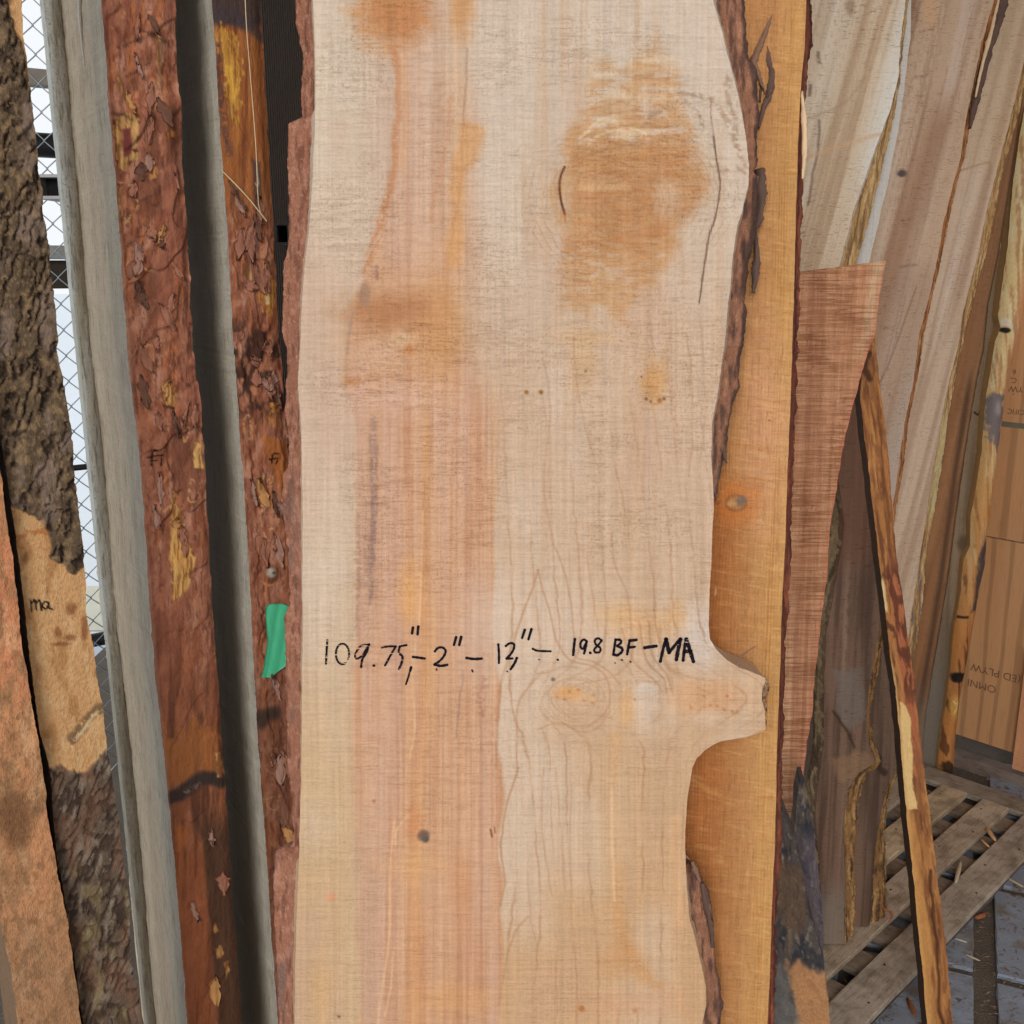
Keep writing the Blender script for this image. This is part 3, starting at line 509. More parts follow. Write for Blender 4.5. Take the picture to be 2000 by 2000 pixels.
    for pts, wd, al in [([(1050, 1113), (1040, 1150), (1020, 1200), (1002, 1256), (985, 1310), (975, 1360), (972, 1420), (968, 1500)], 3, .75), ([(1050, 1113), (1060, 1150), (1075, 1200), (1086, 1250), (1112, 1288), (1160, 1302), (1185, 1325), (1192, 1360), (1180, 1395), (1150, 1418)], 2.6, .65),
                        ([(1060, 1312), (1030, 1345), (1013, 1372), (1009, 1410), (1010, 1500)], 2.6, .65), ([(1215, 1228), (1231, 1280), (1257, 1311), (1278, 1329), (1291, 1350)], 2.6, .6), ([(1249, 1215), (1258, 1280), (1275, 1306), (1296, 1326), (1301, 1352)], 3, .8), ([(1268, 1215), (1272, 1275), (1288, 1300), (1304, 1322), (1312, 1350)], 3, .8),
                        ([(1290, 1225), (1296, 1290), (1310, 1318), (1316, 1360)], 2.4, .6), ([(1076, 1052), (1097, 1098), (1112, 1160), (1120, 1240), (1124, 1282), (1158, 1292), (1190, 1312), (1210, 1336)], 2.4, .6), ([(1146, 1078), (1156, 1155), (1168, 1230)], 2, .45), ([(1315, 1265), (1325, 1310), (1360, 1325), (1395, 1332)], 2, .4), ([(1330, 1240), (1340, 1290), (1380, 1318)], 2, .35),
                        ([(1196, 1280), (1225, 1300), (1245, 1335)], 2, .5), ([(1050, 1316), (1075, 1312), (1100, 1302), (1130, 1304)], 2.2, .55), ([(1032, 1790), (1010, 1815), (996, 1850), (985, 1900), (975, 1960)], 3.4, .6), ([(1050, 1425), (1090, 1412), (1140, 1430), (1170, 1420), (1190, 1390)], 2.2, .55), ([(1012, 1500), (1002, 1535), (990, 1570), (982, 1620), (978, 1660), (986, 1715), (978, 1770)], 3, .8),
                        ([(1062, 1500), (1058, 1600), (1066, 1680), (1078, 1750)], 2.2, .5), ([(1085, 1500), (1095, 1620), (1104, 1740)], 2, .4), ([(1118, 1530), (1112, 1640), (1120, 1760)], 2, .35), ([(1030, 1700), (1036, 1790), (1050, 1850)], 2, .4), ([(1195, 1040), (1200, 1100), (1225, 1160), (1232, 1230)], 2.4, .5),
                        ([(1060, 700), (1075, 800), (1062, 950), (1078, 1050)], 2.2, .4), ([(1120, 660), (1128, 760), (1150, 860), (1170, 920)], 2.2, .4), ([(1340, 650), (1350, 720), (1352, 850), (1345, 930)], 2.2, .45), ([(1310, 640), (1305, 720), (1320, 880), (1330, 980)], 2.2, .35), ([(1268, 620), (1280, 700)], 2, .4), ([(1370, 640), (1378, 800), (1368, 900)], 2, .35)]:
        stroke(rgb, X, Y, pts, wd*.9, RL, al*.85, 2.4, 2, 0, 3)
    for cx, cy, rx, ry, al in [(1122, 1362, 48, 36, .5), (1126, 1365, 36, 26, .4), (1124, 1372, 64, 50, .45), (1124, 1378, 50, 44, .3), (1257, 1372, 33, 46, .4), (1345, 1366, 20, 24, .35)]:
        pts = [(cx+rx*math.cos(q)*(1+.08*math.sin(3*q+cx)), cy+ry*math.sin(q)*(1+.06*math.cos(2*q))) for q in np.linspace(0, 6.283, 28)]; stroke(rgb, X, Y, pts, 2, (176, 140, 108), al, 1.6, 2, smooth=False)
    blob(rgb, X, Y, 1108, 1356, 26, 12, (204, 150, 94), .75, .6, .5, 41); blob(rgb, X, Y, 1140, 1364, 22, 9, (206, 162, 116), .6, .6, .5, 42); blob(rgb, X, Y, 1255, 1378, 26, 42, (200, 180, 162), .55, .6, .4, 43); blob(rgb, X, Y, 1262, 1345, 24, 10, (196, 182, 170), .5, .6, .6, 44)
    blob(rgb, X, Y, 1225, 1380, 14, 34, (204, 156, 104), .6, .7, .4, 45); blob(rgb, X, Y, 1385, 1362, 66, 30, (204, 152, 110), .6, .7, .4, 46, 40); blob(rgb, X, Y, 1380, 1400, 28, 14, (206, 178, 156), .5, .6, .4, 47)
    for x, y in [(1088, 1361), (1103, 1366), (1159, 1358), (1158, 1373), (1240, 1367), (1388, 1378), (1402, 1378), (1414, 1385), (1430, 1389), (1440, 1390), (1350, 1382), (1420, 1360), (1112, 1350), (1130, 1347), (1141, 1369), (1375, 1360)]: blob(rgb, X, Y, x, y, 3, 2.6, (160, 104, 62), .6, .8, .8, x, 3)
    # low right: orange flame grain
    stroke(rgb, X, Y, [(1205, 1440), (1197, 1500), (1190, 1603), (1195, 1733), (1200, 1797), (1216, 1872), (1257, 1916)], 20, (192, 146, 98), .4, 18, 6, .25); stroke(rgb, X, Y, [(1205, 1700), (1214, 1800), (1226, 1850), (1250, 1890), (1285, 1925)], 16, (186, 134, 84), .5, 15, 5, .3); blob(rgb, X, Y, 1222, 1878, 40, 30, (186, 132, 84), .4, .9, .4, 51, 40)
    stroke(rgb, X, Y, [(1195, 1540), (1196, 1650), (1200, 1760)], 3, (222, 190, 150), .5, 3); stroke(rgb, X, Y, [(1320, 1600), (1322, 1700), (1328, 1800)], 14, (208, 162, 118), .5, 12)
    blob(rgb, X, Y, 1230, 1960, 90, 30, (196, 146, 110), .45, .9, .4, 52, 40); blob(rgb, X, Y, 1180, 1650, 40, 120, (200, 172, 142), .35, .9, .4, 53, 60)
    # roughness of the cut
    fl = .16+.55*ss(.45, .68, fbm(X/110, Y/90, 61, 4))*(1-.5*ss(1000, 1400, Y))
    for cx, cy, rx, ry, q in [(700, 130, 70, 130, .8), (965, 530, 70, 90, .9), (1330, 250, 90, 110, .8), (1120, 540, 60, 70, .8), (1290, 600, 100, 100, .6), (1260, 80, 60, 50, .7), (800, 740, 120, 60, .5), (780, 50, 90, 60, .5), (860, 300, 70, 160, .5), (1040, 420, 60, 60, .6)]:
        fl = np.maximum(fl, q*np.exp(-((X-cx)/rx)**2-((Y-cy)/ry)**2))
    sm = np.exp(-((X-1090)/180)**2-((Y-1270)/120)**2)+np.exp(-((X-1100)/120)**2-((Y-1640)/150)**2)*.6+.35*ss(.6, .9, t); fl = np.clip(fl*(1-.8*np.clip(sm, 0, 1)), .05, 1)
    wy = Y+5*(fbm(X/40, Y/30, 73, 2)-.5); sl = ss(.56, .70, fbm(X/34, wy/3.4, 74, 2, .6)); dk = rgb*np.array([.80, .72, .64]); mm = sl*np.clip(.05+.26*fl+.07*hm, 0, .4)*(1-.75*np.clip(sm, 0, 1))
    rgb[:] = rgb+(dk-rgb)*mm[:, None]
    # faint band-saw scallops across the face
    rgb *= (1+.09*(fbm(X/3.6, Y/300, 75, 3)-.5)+.05*(fbm(X/11, Y/500, 76, 3)-.5))[:, None]
    rgb *= (1+.022*(2*fbm(X/300, Y/4.2, 71, 2)-1)+.03*(2*fbm(X/70, Y/9, 72, 2)-1)*fl)[:, None]
    return np.hstack([rgb, fl[:, None]])
def main_disp(X, Y, u, v):
    d = .00022*(2*fbm(X/120, Y/5, 81, 3)-1)+.00012*(2*fbm(X/6, Y/6, 82, 2)-1)
    cr = np.minimum(segd(X, Y, curve([(1394, 266), (1398, 300), (1404, 335), (1407, 362), (1403, 395), (1396, 430), (1385, 462), (1379, 500), (1373, 540), (1366, 592)], 3)), segd(X, Y, curve([(1103, 326), (1095, 345), (1093, 366), (1096, 392), (1103, 418)], 3)))
    return d-.0012*(1-ss(.5, 2.5, cr))
ML = [(611, 0), (615, 104), (616, 207), (614, 285), (611, 336), (604, 440), (597, 500), (589, 604), (584, 707), (583, 759), (588, 836), (591, 1000), (591, 1181), (591, 1285), (590, 1388), (589, 1500), (585, 1655), (580, 1785), (577, 1888), (576, 2000)]
MR = [(1393, 0), (1414, 78), (1435, 155), (1455, 259), (1463, 323), (1461, 362), (1450, 414), (1440, 440), (1432, 500), (1424, 578), (1414, 681), (1404, 759), (1391, 823), (1388, 888), (1393, 950), (1393, 1000), (1390, 1078), (1386, 1168), (1384, 1220), (1386, 1248), (1399, 1269), (1420, 1290), (1438, 1300), (1464, 1311), (1484, 1319), (1496, 1325), (1494, 1334), (1489, 1342), (1487, 1367), (1493, 1388), (1495, 1424), (1480, 1432), (1456, 1440), (1430, 1444), (1407, 1448), (1390, 1456), (1376, 1466), (1361, 1481), (1353, 1500), (1342, 1565), (1339, 1629), (1339, 1681), (1341, 1733), (1348, 1798), (1361, 1849), (1371, 1888), (1379, 1927), (1379, 1966), (1371, 2000)]
LO = [(576, -40), (577, 0), (578, 47), (591, 100), (592, 142), (588, 181), (590, 229), (563, 241), (561, 336), (565, 440), (560, 500), (553, 512), (552, 655), (560, 675), (561, 733), (556, 810), (565, 870), (563, 912), (553, 926), (553, 1000), (562, 1078), (567, 1181), (555, 1207), (558, 1285), (558, 1362), (562, 1500), (568, 1540), (573, 1630), (571, 1650), (540, 1660), (534, 1700), (536, 1800), (541, 1900), (545, 2000), (545, 2040)]
RO1 = [(1450, -40), (1452, 0), (1458, 52), (1461, 104), (1479, 145), (1481, 233), (1480, 320), (1472, 336), (1482, 344), (1480, 414), (1474, 466), (1466, 500), (1459, 560), (1456, 590), (1458, 604), (1453, 668), (1445, 707), (1443, 759), (1430, 798), (1424, 836), (1420, 870), (1409, 914), (1399, 961), (1395, 980)]
RO2 = [(1342, 1684), (1358, 1690), (1371, 1720), (1384, 1738), (1392, 1780), (1394, 1836), (1397, 1875), (1407, 1927), (1412, 1966), (1407, 2000), (1404, 2040)]
def bark_l(X, Y, u, v, s):
    c = C3((160, 108, 85), len(X)); mixc(c, (188, 136, 112), ss(.5, .75, fbm(X/9, Y/14, 91, 3))*.7); mixc(c, (112, 70, 54), ss(.5, .75, fbm(X/6, Y/30, 92, 3))*.7)
    mixc(c, (120, 96, 88), ss(.35, .1, s+.4*(fbm(X/30, Y/60, 93, 2)-.5))*0+ss(.55, .75, fbm(X/25, Y/90, 94, 2))*ss(850, 1000, Y)*ss(.15, .7, s)*.7); mixc(c, (96, 66, 56), (1-ss(.0, .10, s))*.5); mixc(c, (196, 150, 126), ss(.72, .8, fbm(X/3, Y/3, 95, 2))*.5); return c
def bark_r(X, Y, u, v, s):
    c = C3((164, 114, 88), len(X)); mixc(c, (188, 136, 106), ss(.5, .75, fbm(X/10, Y/12, 96, 3))*.7); mixc(c, (92, 66, 58), ss(.5, .72, fbm(X/8, Y/40, 97, 3))*.75); mixc(c, (88, 78, 74), (1-ss(.02, .2, s))*ss(300, 100, Y)*.8); mixc(c, (78, 58, 54), ss(.78, .95, s+.3*(fbm(X/10, Y/40, 98, 2)-.5))*.85); mixc(c, (80, 58, 50), ss(340, 352, Y)*(1-ss(560, 600, Y))*ss(.45, .7, s+.5*(fbm(X/8, Y/60, 99, 2)-.5))*.8); return c
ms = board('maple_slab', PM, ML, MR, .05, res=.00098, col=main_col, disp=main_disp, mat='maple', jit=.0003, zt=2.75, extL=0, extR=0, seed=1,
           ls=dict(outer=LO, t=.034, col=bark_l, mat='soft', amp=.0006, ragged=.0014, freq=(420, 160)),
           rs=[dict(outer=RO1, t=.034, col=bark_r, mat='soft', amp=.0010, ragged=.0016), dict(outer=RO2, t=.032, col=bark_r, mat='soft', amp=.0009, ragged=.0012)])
slab, sb = ms['o'], ms['base']
tag(slab, 'large pale maple slab with handwritten measurements and broken branch stub in the centre', 'wood slab')
# broken end of the branch stub
def stub_col(X, Y, u, v, s):
    c = C3((176, 134, 100), len(X)); mixc(c, (96, 66, 48), ss(.45, .65, fbm(X/3, Y/8, 101, 3))); mixc(c, (206, 176, 146), ss(.6, .8, fbm(X/4, Y/5, 102, 2))*.8); return c
live(slab, sb, PM, ms['fR'], 1, [(1500, 1327), (1503, 1340), (1500, 1356), (1498, 1372), (1497, 1390), (1498, 1420)], .02, stub_col, 'broken_stub_end', 'edge', .0010)
# bark flake and hanging strips right of the knot
BK = plain_mat('dark_bark_strip', (92, 70, 60), .85, ns=160, amp=.55, bump=.8, sc3=(1, 1, .2)); BK2 = plain_mat('brown_bark_strip', (128, 96, 76), .85, ns=160, amp=.5, bump=.8, sc3=(1, 1, .2))
def flat_strip(name, pts, wds, d, mat, parent, base, thick=.002, twist=None, n=3):
    """a torn strip of bark: pts are (px, py), wds pixel widths, d distance(s)"""
    c = np.array(curve(pts, n*3 if len(pts) > 2 else 6)); c = np.array([c[0]+(c[-1]-c[0])*q for q in np.linspace(0, 1, 6)]) if len(pts) < 3 else c; m = len(c); ww = np.interp(np.linspace(0, 1, m), np.linspace(0, 1, len(wds)), wds); dd = np.interp(np.linspace(0, 1, m), np.linspace(0, 1, len(np.atleast_1d(d))), np.atleast_1d(d))
    rg = np.random.RandomState(int(abs(pts[0][0])+abs(pts[0][1]))); V = []; K = 10; prof_ = 1+.35*rg.randn(K)
    for i in range(m):
        q = at(c[i, 0], c[i, 1], dd[i]); t = c[min(i+1, m-1)]-c[max(i-1, 0)]; t = t/(np.linalg.norm(t)+1e-9); nx = np.array([-t[1], t[0]])
        e = (R*nx[0]-U*nx[1]); h = .5*ww[i]*dd[i]/FPX*(1+.10*rg.randn()); g = max(thick, h*.45); tw = .5+.35*math.sin(i*.5+pts[0][0])
        for k in range(K):
            a = 2*math.pi*k/K; r_ = 1+.18*rg.randn()*.6; rr = .75+.25*prof_[k]; x = math.cos(a)*h*rr*r_; y = math.sin(a)*g*rr*r_; V.append(q+e*(x*math.cos(tw)-y*math.sin(tw))+F*(x*math.sin(tw)+y*math.cos(tw)))
    Fc = [[i*K+k, i*K+(k+1) % K, (i+1)*K+(k+1) % K, (i+1)*K+k] for i in range(m-1) for k in range(K)]; V += [at(*c[0], dd[0]), at(*c[-1], dd[-1])]; e0 = m*K
    V = np.array(V); me_f = np.array(Fc); caps = np.array([[e0, (k+1) % K, k, k] for k in range(K)]+[[e0+1, (m-1)*K+k, (m-1)*K+(k+1) % K, (m-1)*K+(k+1) % K] for k in range(K)])
    tri = np.vstack([me_f[:, [0, 1, 2]], me_f[:, [0, 2, 3]], caps[:, :3]])
    return link(name, V, tri, mat, parent, V[V[:, 2].argmin()] if base is None else base, smooth=True)
for pts, wd, d, mt in [([(1500, -30), (1502, 30), (1497, 75), (1502, 120), (1508, 150), (1502, 185), (1490, 215), (1482, 250)], [12, 14, 10, 12, 14, 9, 5], .895, BK), ([(1522, -10), (1505, 35), (1488, 80), (1474, 112), (1470, 135)], [9, 10, 12, 14, 8], .892, BK2),
                       ([(1470, 110), (1480, 140), (1488, 165), (1495, 180)], [10, 9, 6, 3], .893, BK2), ([(1508, 60), (1500, 110), (1487, 160), (1484, 200)], [6, 8, 7, 3], .898, BK), ([(1512, 168), (1503, 182), (1498, 190)], [3, 4, 2], .893, BK), ([(1492, 15), (1490, 45)], [3, 2], .893, BK),
                       ([(1484, 330), (1486, 380), (1479, 430), (1471, 452)], [22, 24, 20, 8], .899, BK), ([(1474, 345), (1470, 400), (1462, 450), (1456, 480)], [14, 16, 12, 8], .892, BK2), ([(1474, 450), (1478, 500), (1475, 540), (1471, 572)], [7, 13, 14, 6], .897, BK), ([(1458, 506), (1452, 545), (1455, 570)], [7, 9, 4], .893, BK), ([(1413, 870), (1416, 895), (1419, 905)], [9, 7, 3], .893, BK), ([(1399, 880), (1402, 920), (1397, 955), (1399, 978)], [6, 8, 5, 2], .893, BK),
                       ([(1352, 1682), (1358, 1700), (1367, 1722)], [5, 12, 6], .925, BK2), ([(1371, 1725), (1380, 1775), (1388, 1810), (1391, 1850)], [8, 14, 11, 6], [.928, .945], BK)]:
    flat_strip('bark_strip', pts, wd, d, mt, slab, sb)
flat_strip('bark_strip', [(1476, 1262), (1460, 1272), (1446, 1285), (1441, 1300), (1452, 1305)], [2.4, 3, 3.2, 3, 5], .885, BK2, slab, sb, .0006)
# handwriting
def ink_mat():
    m, nt, b = nmat('marker_ink'); k = NT(nt); v = k.n('ShaderNodeTexCoord').outputs['Object']
    b.inputs['Base Color'].default_value = (.010, .008, .012, 1); b.inputs['Roughness'].default_value = .9; b.inputs['Specular IOR Level'].default_value = .08
    n1 = k.noise(v, 1, (120, 1, 700), 2, .6); a = k.n('ShaderNodeAttribute', attribute_name='Col')
    k.l(k.math('GREATER_THAN', k.math('ADD', n1, k.math('MULTIPLY', a.outputs['Alpha'], .5)), .56), b.inputs['Alpha']); return m
IM = ink_mat()
def z5(x0, y0, pts): return [(x0+a*.2588, y0+b*.2588) for a, b in pts]
def ell(cx, cy, rx, ry): return [(cx+rx*math.sin(t), cy-ry*math.cos(t)) for t in np.linspace(.2, 6.4, 16)]
a_, b_ = (550, 1000), (1050, 1000)
INKS = [(a_, [(345, 965), (340, 1050), (335, 1145)], 4.2, .35), (a_, ell(460, 1070, 50, 78), 3.8, .25), (a_, [(655, 1000), (600, 1008), (557, 1070), (565, 1105), (610, 1080), (662, 995)], 4, .28), (a_, [(662, 995), (640, 1060), (610, 1110), (600, 1172)], 4.4, .35), (a_, [(692, 1156), (702, 1160)], 4.5, .9),
        (a_, [(755, 1022), (800, 1014), (862, 1012)], 4, .4), (a_, [(862, 1012), (820, 1085), (780, 1158)], 4.4, .35), (a_, [(945, 1003), (892, 1012)], 4, .4), (a_, [(892, 1012), (885, 1060), (912, 1090), (905, 1140), (885, 1185)], 4.6, .32), (a_, [(978, 1168), (970, 1200)], 5, .8), (a_, [(966, 1205), (958, 1240), (938, 1300)], 3.6, .4),
        (a_, [(992, 868), (984, 918)], 5, .55), (a_, [(1032, 860), (1026, 925)], 5, .5), (a_, [(990, 1092), (1035, 1098), (1082, 1105)], 5, 1), (a_, [(1155, 1052), (1180, 1025), (1215, 1022), (1238, 1048), (1222, 1090), (1190, 1125), (1152, 1150)], 4.6, .8), (a_, [(1152, 1150), (1200, 1160), (1252, 1152)], 5.2, 1),
        (a_, [(1318, 940), (1300, 1005)], 4.8, .7), (a_, [(1356, 938), (1340, 1005)], 5.2, .8), (a_, [(1393, 1100), (1450, 1108), (1512, 1105)], 5.2, 1), (a_, [(1635, 995), (1640, 1065), (1640, 1140)], 4.6, 1), (a_, [(1690, 1012), (1720, 990), (1752, 995), (1752, 1030), (1730, 1070), (1695, 1106)], 4.6, 1), (a_, [(1695, 1106), (1745, 1104)], 4.2, 1), (a_, [(1776, 1098), (1758, 1140), (1728, 1186)], 5.2, .9),
        (a_, [(1836, 885), (1814, 952)], 4.8, 1), (a_, [(1886, 880), (1862, 962)], 4.8, 1), (a_, [(1893, 1030), (1932, 1046), (2032, 1050)], 4.2, 1), (b_, [(281, 955), (274, 1015), (268, 1080)], 5.2, 1), (b_, [(370, 972), (345, 962), (325, 985), (325, 1020), (345, 1028), (370, 975)], 4.6, .9), (b_, [(370, 975), (362, 1020), (350, 1068)], 5, 1), (b_, [(393, 1060), (402, 1064)], 5, 1),
        (b_, [(484, 968), (455, 952), (432, 968), (440, 1000), (472, 1025), (468, 1055), (435, 1058), (428, 1035), (455, 1005), (484, 968)], 4.4, .9), (b_, [(588, 960), (580, 1015), (570, 1078)], 5, 1), (b_, [(586, 962), (622, 965), (628, 985), (600, 1010)], 5, 1), (b_, [(600, 1010), (636, 1028), (634, 1055), (600, 1080), (572, 1072)], 5.4, 1), (b_, [(694, 968), (684, 1020), (675, 1075)], 5.2, .9), (b_, [(690, 970), (748, 964)], 5.6, .7), (b_, [(685, 1022), (735, 1016)], 5, .7),
        (b_, [(804, 1024), (850, 1016), (897, 1010)], 6.4, 1), (b_, [(925, 1130), (945, 1040), (968, 955)], 6, .85), (b_, [(968, 955), (980, 1010), (992, 1062)], 8, 1), (b_, [(992, 1062), (1035, 1005), (1078, 955)], 6, .8), (b_, [(1078, 955), (1062, 1030), (1046, 1116)], 7.6, .45), (b_, [(1097, 1122), (1106, 1040), (1120, 955)], 6, .42), (b_, [(1120, 955), (1145, 1030), (1176, 1130)], 7.6, .45), (b_, [(1104, 1052), (1160, 1048)], 7, .45),
        (a_, [(1168, 1182), (1172, 1194)], 2.6, .8), (a_, [(1436, 1190), (1444, 1206)], 3, .8), (a_, [(1700, 1200), (1706, 1206)], 2.4, .8), (b_, [(148, 1112), (156, 1116)], 4, .9), (b_, [(632, 1112), (642, 1118)], 3, .8), (b_, [(696, 1126), (704, 1132)], 3, .8), (b_, [(582, 1136), (586, 1140)], 2.4, .8), (b_, [(8, 1112), (14, 1114)], 2.6, .8)]
hand = None; HV = []; HF = []; HC = []; no = 0
for org, pts, wd, dens in INKS:
    c = np.array(curve(z5(*org, pts), 5)); m = len(c); T = np.gradient(c, axis=0) if m > 1 else c; T = T/(np.linalg.norm(T, axis=1)[:, None]+1e-9); N_ = np.stack([-T[:, 1], T[:, 0]], 1)
    c = np.vstack([c[0]-T[0]*wd*.35, c, c[-1]+T[-1]*wd*.35]); N_ = np.vstack([N_[0]*.45, N_, N_[-1]*.45]); m += 2
    h = wd*.5*(1+.12*np.sin(np.arange(m)*1.7)); l_ = c+N_*h[:, None]; r_ = c-N_*h[:, None]
    for side in (l_, r_):
        uu, vv_ = PM.uv(side); HV.append(PM.P(uu, vv_, -.0006))
    HF += [[no+i, no+i+1, no+m+i+1, no+m+i] for i in range(m-1)]; HC += [[0, 0, 0, dens]]*(2*m); no += 2*m
ink = link('handwriting', np.vstack(HV), np.array(HF), IM, slab, sb, np.array(HC, float), smooth=False)
ink['label'] = 'black marker handwriting giving length, thickness, width, board feet and MA'
#@@A
# ------------------------------------------------------------------ left: slabs standing on edge
def Z(x0, y0, pts, k=.3623): return [(x0+a*k, y0+b*k) for a, b in pts]
def fir_bark(X, Y, seed):
    n = len(X); f1 = fbm(X/22, Y/60, seed, 4); f2 = fbm((X+Y*.45)/16, (Y-X*.6)/34, seed+3, 4); f3 = fbm(X/5, Y/45, seed+6, 3)
    c = C3((158, 102, 78), n); mixc(c, (184, 134, 110), ss(.5, .72, f1)*.75); mixc(c, (132, 76, 54), ss(.5, .3, f2)*.7); mixc(c, (116, 64, 46), ss(.55, .72, f3)*.6); mixc(c, (198, 146, 120), ss(.62, .8, f2)*.5); mixc(c, (190, 112, 62), ss(.56, .7, fbm(X/7, Y/130, seed+30, 3))*.5); mixc(c, (200, 150, 116), ss(.70, .78, fbm(X/3, Y/22, seed+20, 3))*.4); mixc(c, (74, 44, 36), ss(.66, .76, fbm(X/4, Y/26, seed+23, 3))*.5)
    rd = np.abs(fbm((X+Y*.55)/30, (Y-X*.5)/60, seed+9, 3)-.5); mixc(c, (60, 36, 28), (1-ss(.0, .012, rd))*.4*ss(.4, .6, f1)); return c
GOLD = (188, 136, 78)
def gold(c, X, Y, pl, col=GOLD, a=1, rag=4, seed=0, edge=True):
    if edge: poly(c, X, Y, pl, (70, 38, 26), .7, 3, rag+2, 9, seed+1)
    m = polymask(X, Y, pl, 2.2, rag*2.0, 7, seed); k = C3(np.array(col)*.93, len(X)); mixc(k, (122, 76, 40), ss(.48, .66, fbm(X/2.6, Y/50, seed+2, 2))*.8); mixc(k, (226, 180, 112), ss(.55, .75, fbm(X/4, Y/40, seed+4, 2))*.6); c[:] = c+(k-c)*(m*a)[:, None]
def rings(c, X, Y, lst, seed):
    for q in lst: stroke(c, X, Y, q, 2.4, (206, 156, 104), .85, 1.2, 4, .38, seed)
S1 = Plane(232, 435, .95, 0, 33)
def s1_col(X, Y, u, v):
    c = fir_bark(X, Y, 111); k = (0, 650)
    mixc(c, (104, 62, 46), ss(.54, .66, fbm(X/45, Y/110, 131, 3))*.6); mixc(c, (150, 92, 72), ss(.5, .7, fbm(X/60, Y/200, 132, 2))*.5)
    lw = ss(1080, 1500, Y); mixc(c, (132, 78, 48), lw*.5); mixc(c, (84, 50, 36), lw*ss(.48, .66, fbm(X/12, Y/110, 130, 3))*.75)
    xs = np.interp(Y, [1550, 1650, 2000], [360, 395, 425]); mixc(c, (76, 52, 38), ss(1555, 1640, Y)*ss(-6, 8, X-xs)*.85); mixc(c, (150, 84, 50), ss(1580, 1700, Y)*ss(6, -8, X-xs)*.5)
    poly(c, X, Y, Z(0, 1300, [(895, 420), (960, 380), (1010, 300), (1060, 280), (1100, 330), (1190, 320), (1200, 560), (1100, 590), (980, 640), (905, 660)]), (156, 96, 52), .75, 8, 16, 14, 3)
    poly(c, X, Y, Z(0, 1300, [(940, 870), (990, 860), (1000, 930), (960, 1000)]), (176, 100, 48), .6, 6, 8, 10, 3)
    stroke(c, X, Y, Z(0, 1300, [(905, 720), (990, 680), (1080, 610), (1150, 610), (1205, 625)]), 22, (58, 46, 42), .95, 8, 10, 0, 4); stroke(c, X, Y, Z(0, 1300, [(1000, 680), (1080, 640)]), 8, (140, 116, 100), .6, 4, 6, .4)
    for q, cl in [([(1160, 1530), (1190, 1500), (1205, 1550), (1170, 1580)], GOLD), ([(1150, 1390), (1165, 1370), (1175, 1430), (1155, 1450)], GOLD), ([(1210, 1600), (1225, 1590), (1235, 1640), (1215, 1680)], GOLD), ([(1165, 480), (1185, 460), (1200, 520), (1195, 600), (1170, 600)], (206, 160, 100))]: gold(c, X, Y, Z(0, 1300, q), cl, .95, 2, 5)
    gold(c, X, Y, Z(*k, [(925, 830), (950, 870), (940, 930), (972, 955), (1000, 1100), (1045, 1210), (1015, 1380), (930, 1450), (920, 1200), (925, 960)]), (214, 160, 90), 1, 3, 6)
    gold(c, X, Y, Z(*k, [(1055, 590), (1090, 588), (1098, 730), (1040, 730)]), (216, 170, 104), 1, 2, 7); gold(c, X, Y, Z(*k, [(870, 260), (895, 300), (920, 250), (945, 330), (940, 410), (880, 390)]), GOLD, .9, 4, 8); gold(c, X, Y, Z(*k, [(825, 175), (845, 210), (830, 220)]), GOLD, .9, 2, 8)
    gold(c, X, Y, [(a*.3623, b*.3623) for a, b in [(612, 650), (690, 600), (745, 640), (725, 860), (660, 925), (625, 880)]], (196, 150, 92), .95, 6, 9); poly(c, X, Y, [(a*.3623, b*.3623) for a, b in [(655, 700), (700, 690), (712, 830), (665, 850)]], (110, 52, 50), .95, 3, 4, 9)
    for q, cl in [([(640, 400), (660, 450), (685, 540), (660, 520), (635, 450)], (206, 170, 112)), ([(830, 150), (860, 190), (890, 260), (880, 400), (865, 490), (850, 480), (845, 300)], (160, 118, 92)), ([(795, 870), (835, 860), (845, 930), (825, 980), (800, 940)], (200, 140, 82)), ([(880, 720), (930, 690), (938, 740), (900, 750)], (196, 132, 70)), ([(960, 1590), (985, 1575), (975, 1630)], (170, 110, 66)), ([(630, 985), (650, 1000), (655, 1300), (640, 1250)], (186, 130, 80))]: gold(c, X, Y, [(a*.3623, b*.3623) for a, b in q], cl, .9, 3, 10)
    S = lambda q: [(a*.3623, b*.3623) for a, b in q]
    rings(c, X, Y, [S([(640, 980), (700, 1000), (745, 1090), (720, 1150), (680, 1200)]), S([(660, 1010), (650, 1100), (670, 1180)]), Z(*k, [(990, 520), (1005, 505), (1012, 540), (1000, 590), (988, 560)]), Z(*k, [(1015, 800), (1030, 790), (1040, 850), (1070, 870), (1040, 910), (1008, 890), (1015, 800)]), Z(*k, [(880, 960), (910, 930), (940, 930)]), S([(760, 1430), (800, 1460), (830, 1440)]), S([(780, 1870), (810, 1860), (805, 1900)])], 5)
    for q in [S([(640, 255), (700, 240), (750, 215)]), S([(700, 410), (760, 370), (830, 335)]), S([(720, 150), (800, 180), (890, 235)]), S([(690, 1180), (740, 1110), (800, 1060)]), S([(660, 1340), (720, 1290), (760, 1270)]), Z(*k, [(900, 500), (960, 460), (1025, 420)]), Z(*k, [(940, 330), (1000, 290), (1050, 260)]), S([(860, 610), (900, 625), (935, 610)]), S([(600, 610), (640, 615), (690, 650)])]: stroke(c, X, Y, q, 5, (64, 42, 34), .5, 3, 9, .44, 7)
    for q, w_ in [([(845, 634), (822, 640), (814, 712)], 3), ([(795, 672), (830, 664), (878, 660)], 2.6), ([(872, 680), (868, 716)], 3), ([(812, 690), (845, 686)], 2.4)]: stroke(c, X, Y, Z(*k, q), w_, (26, 18, 18), .95, 1)
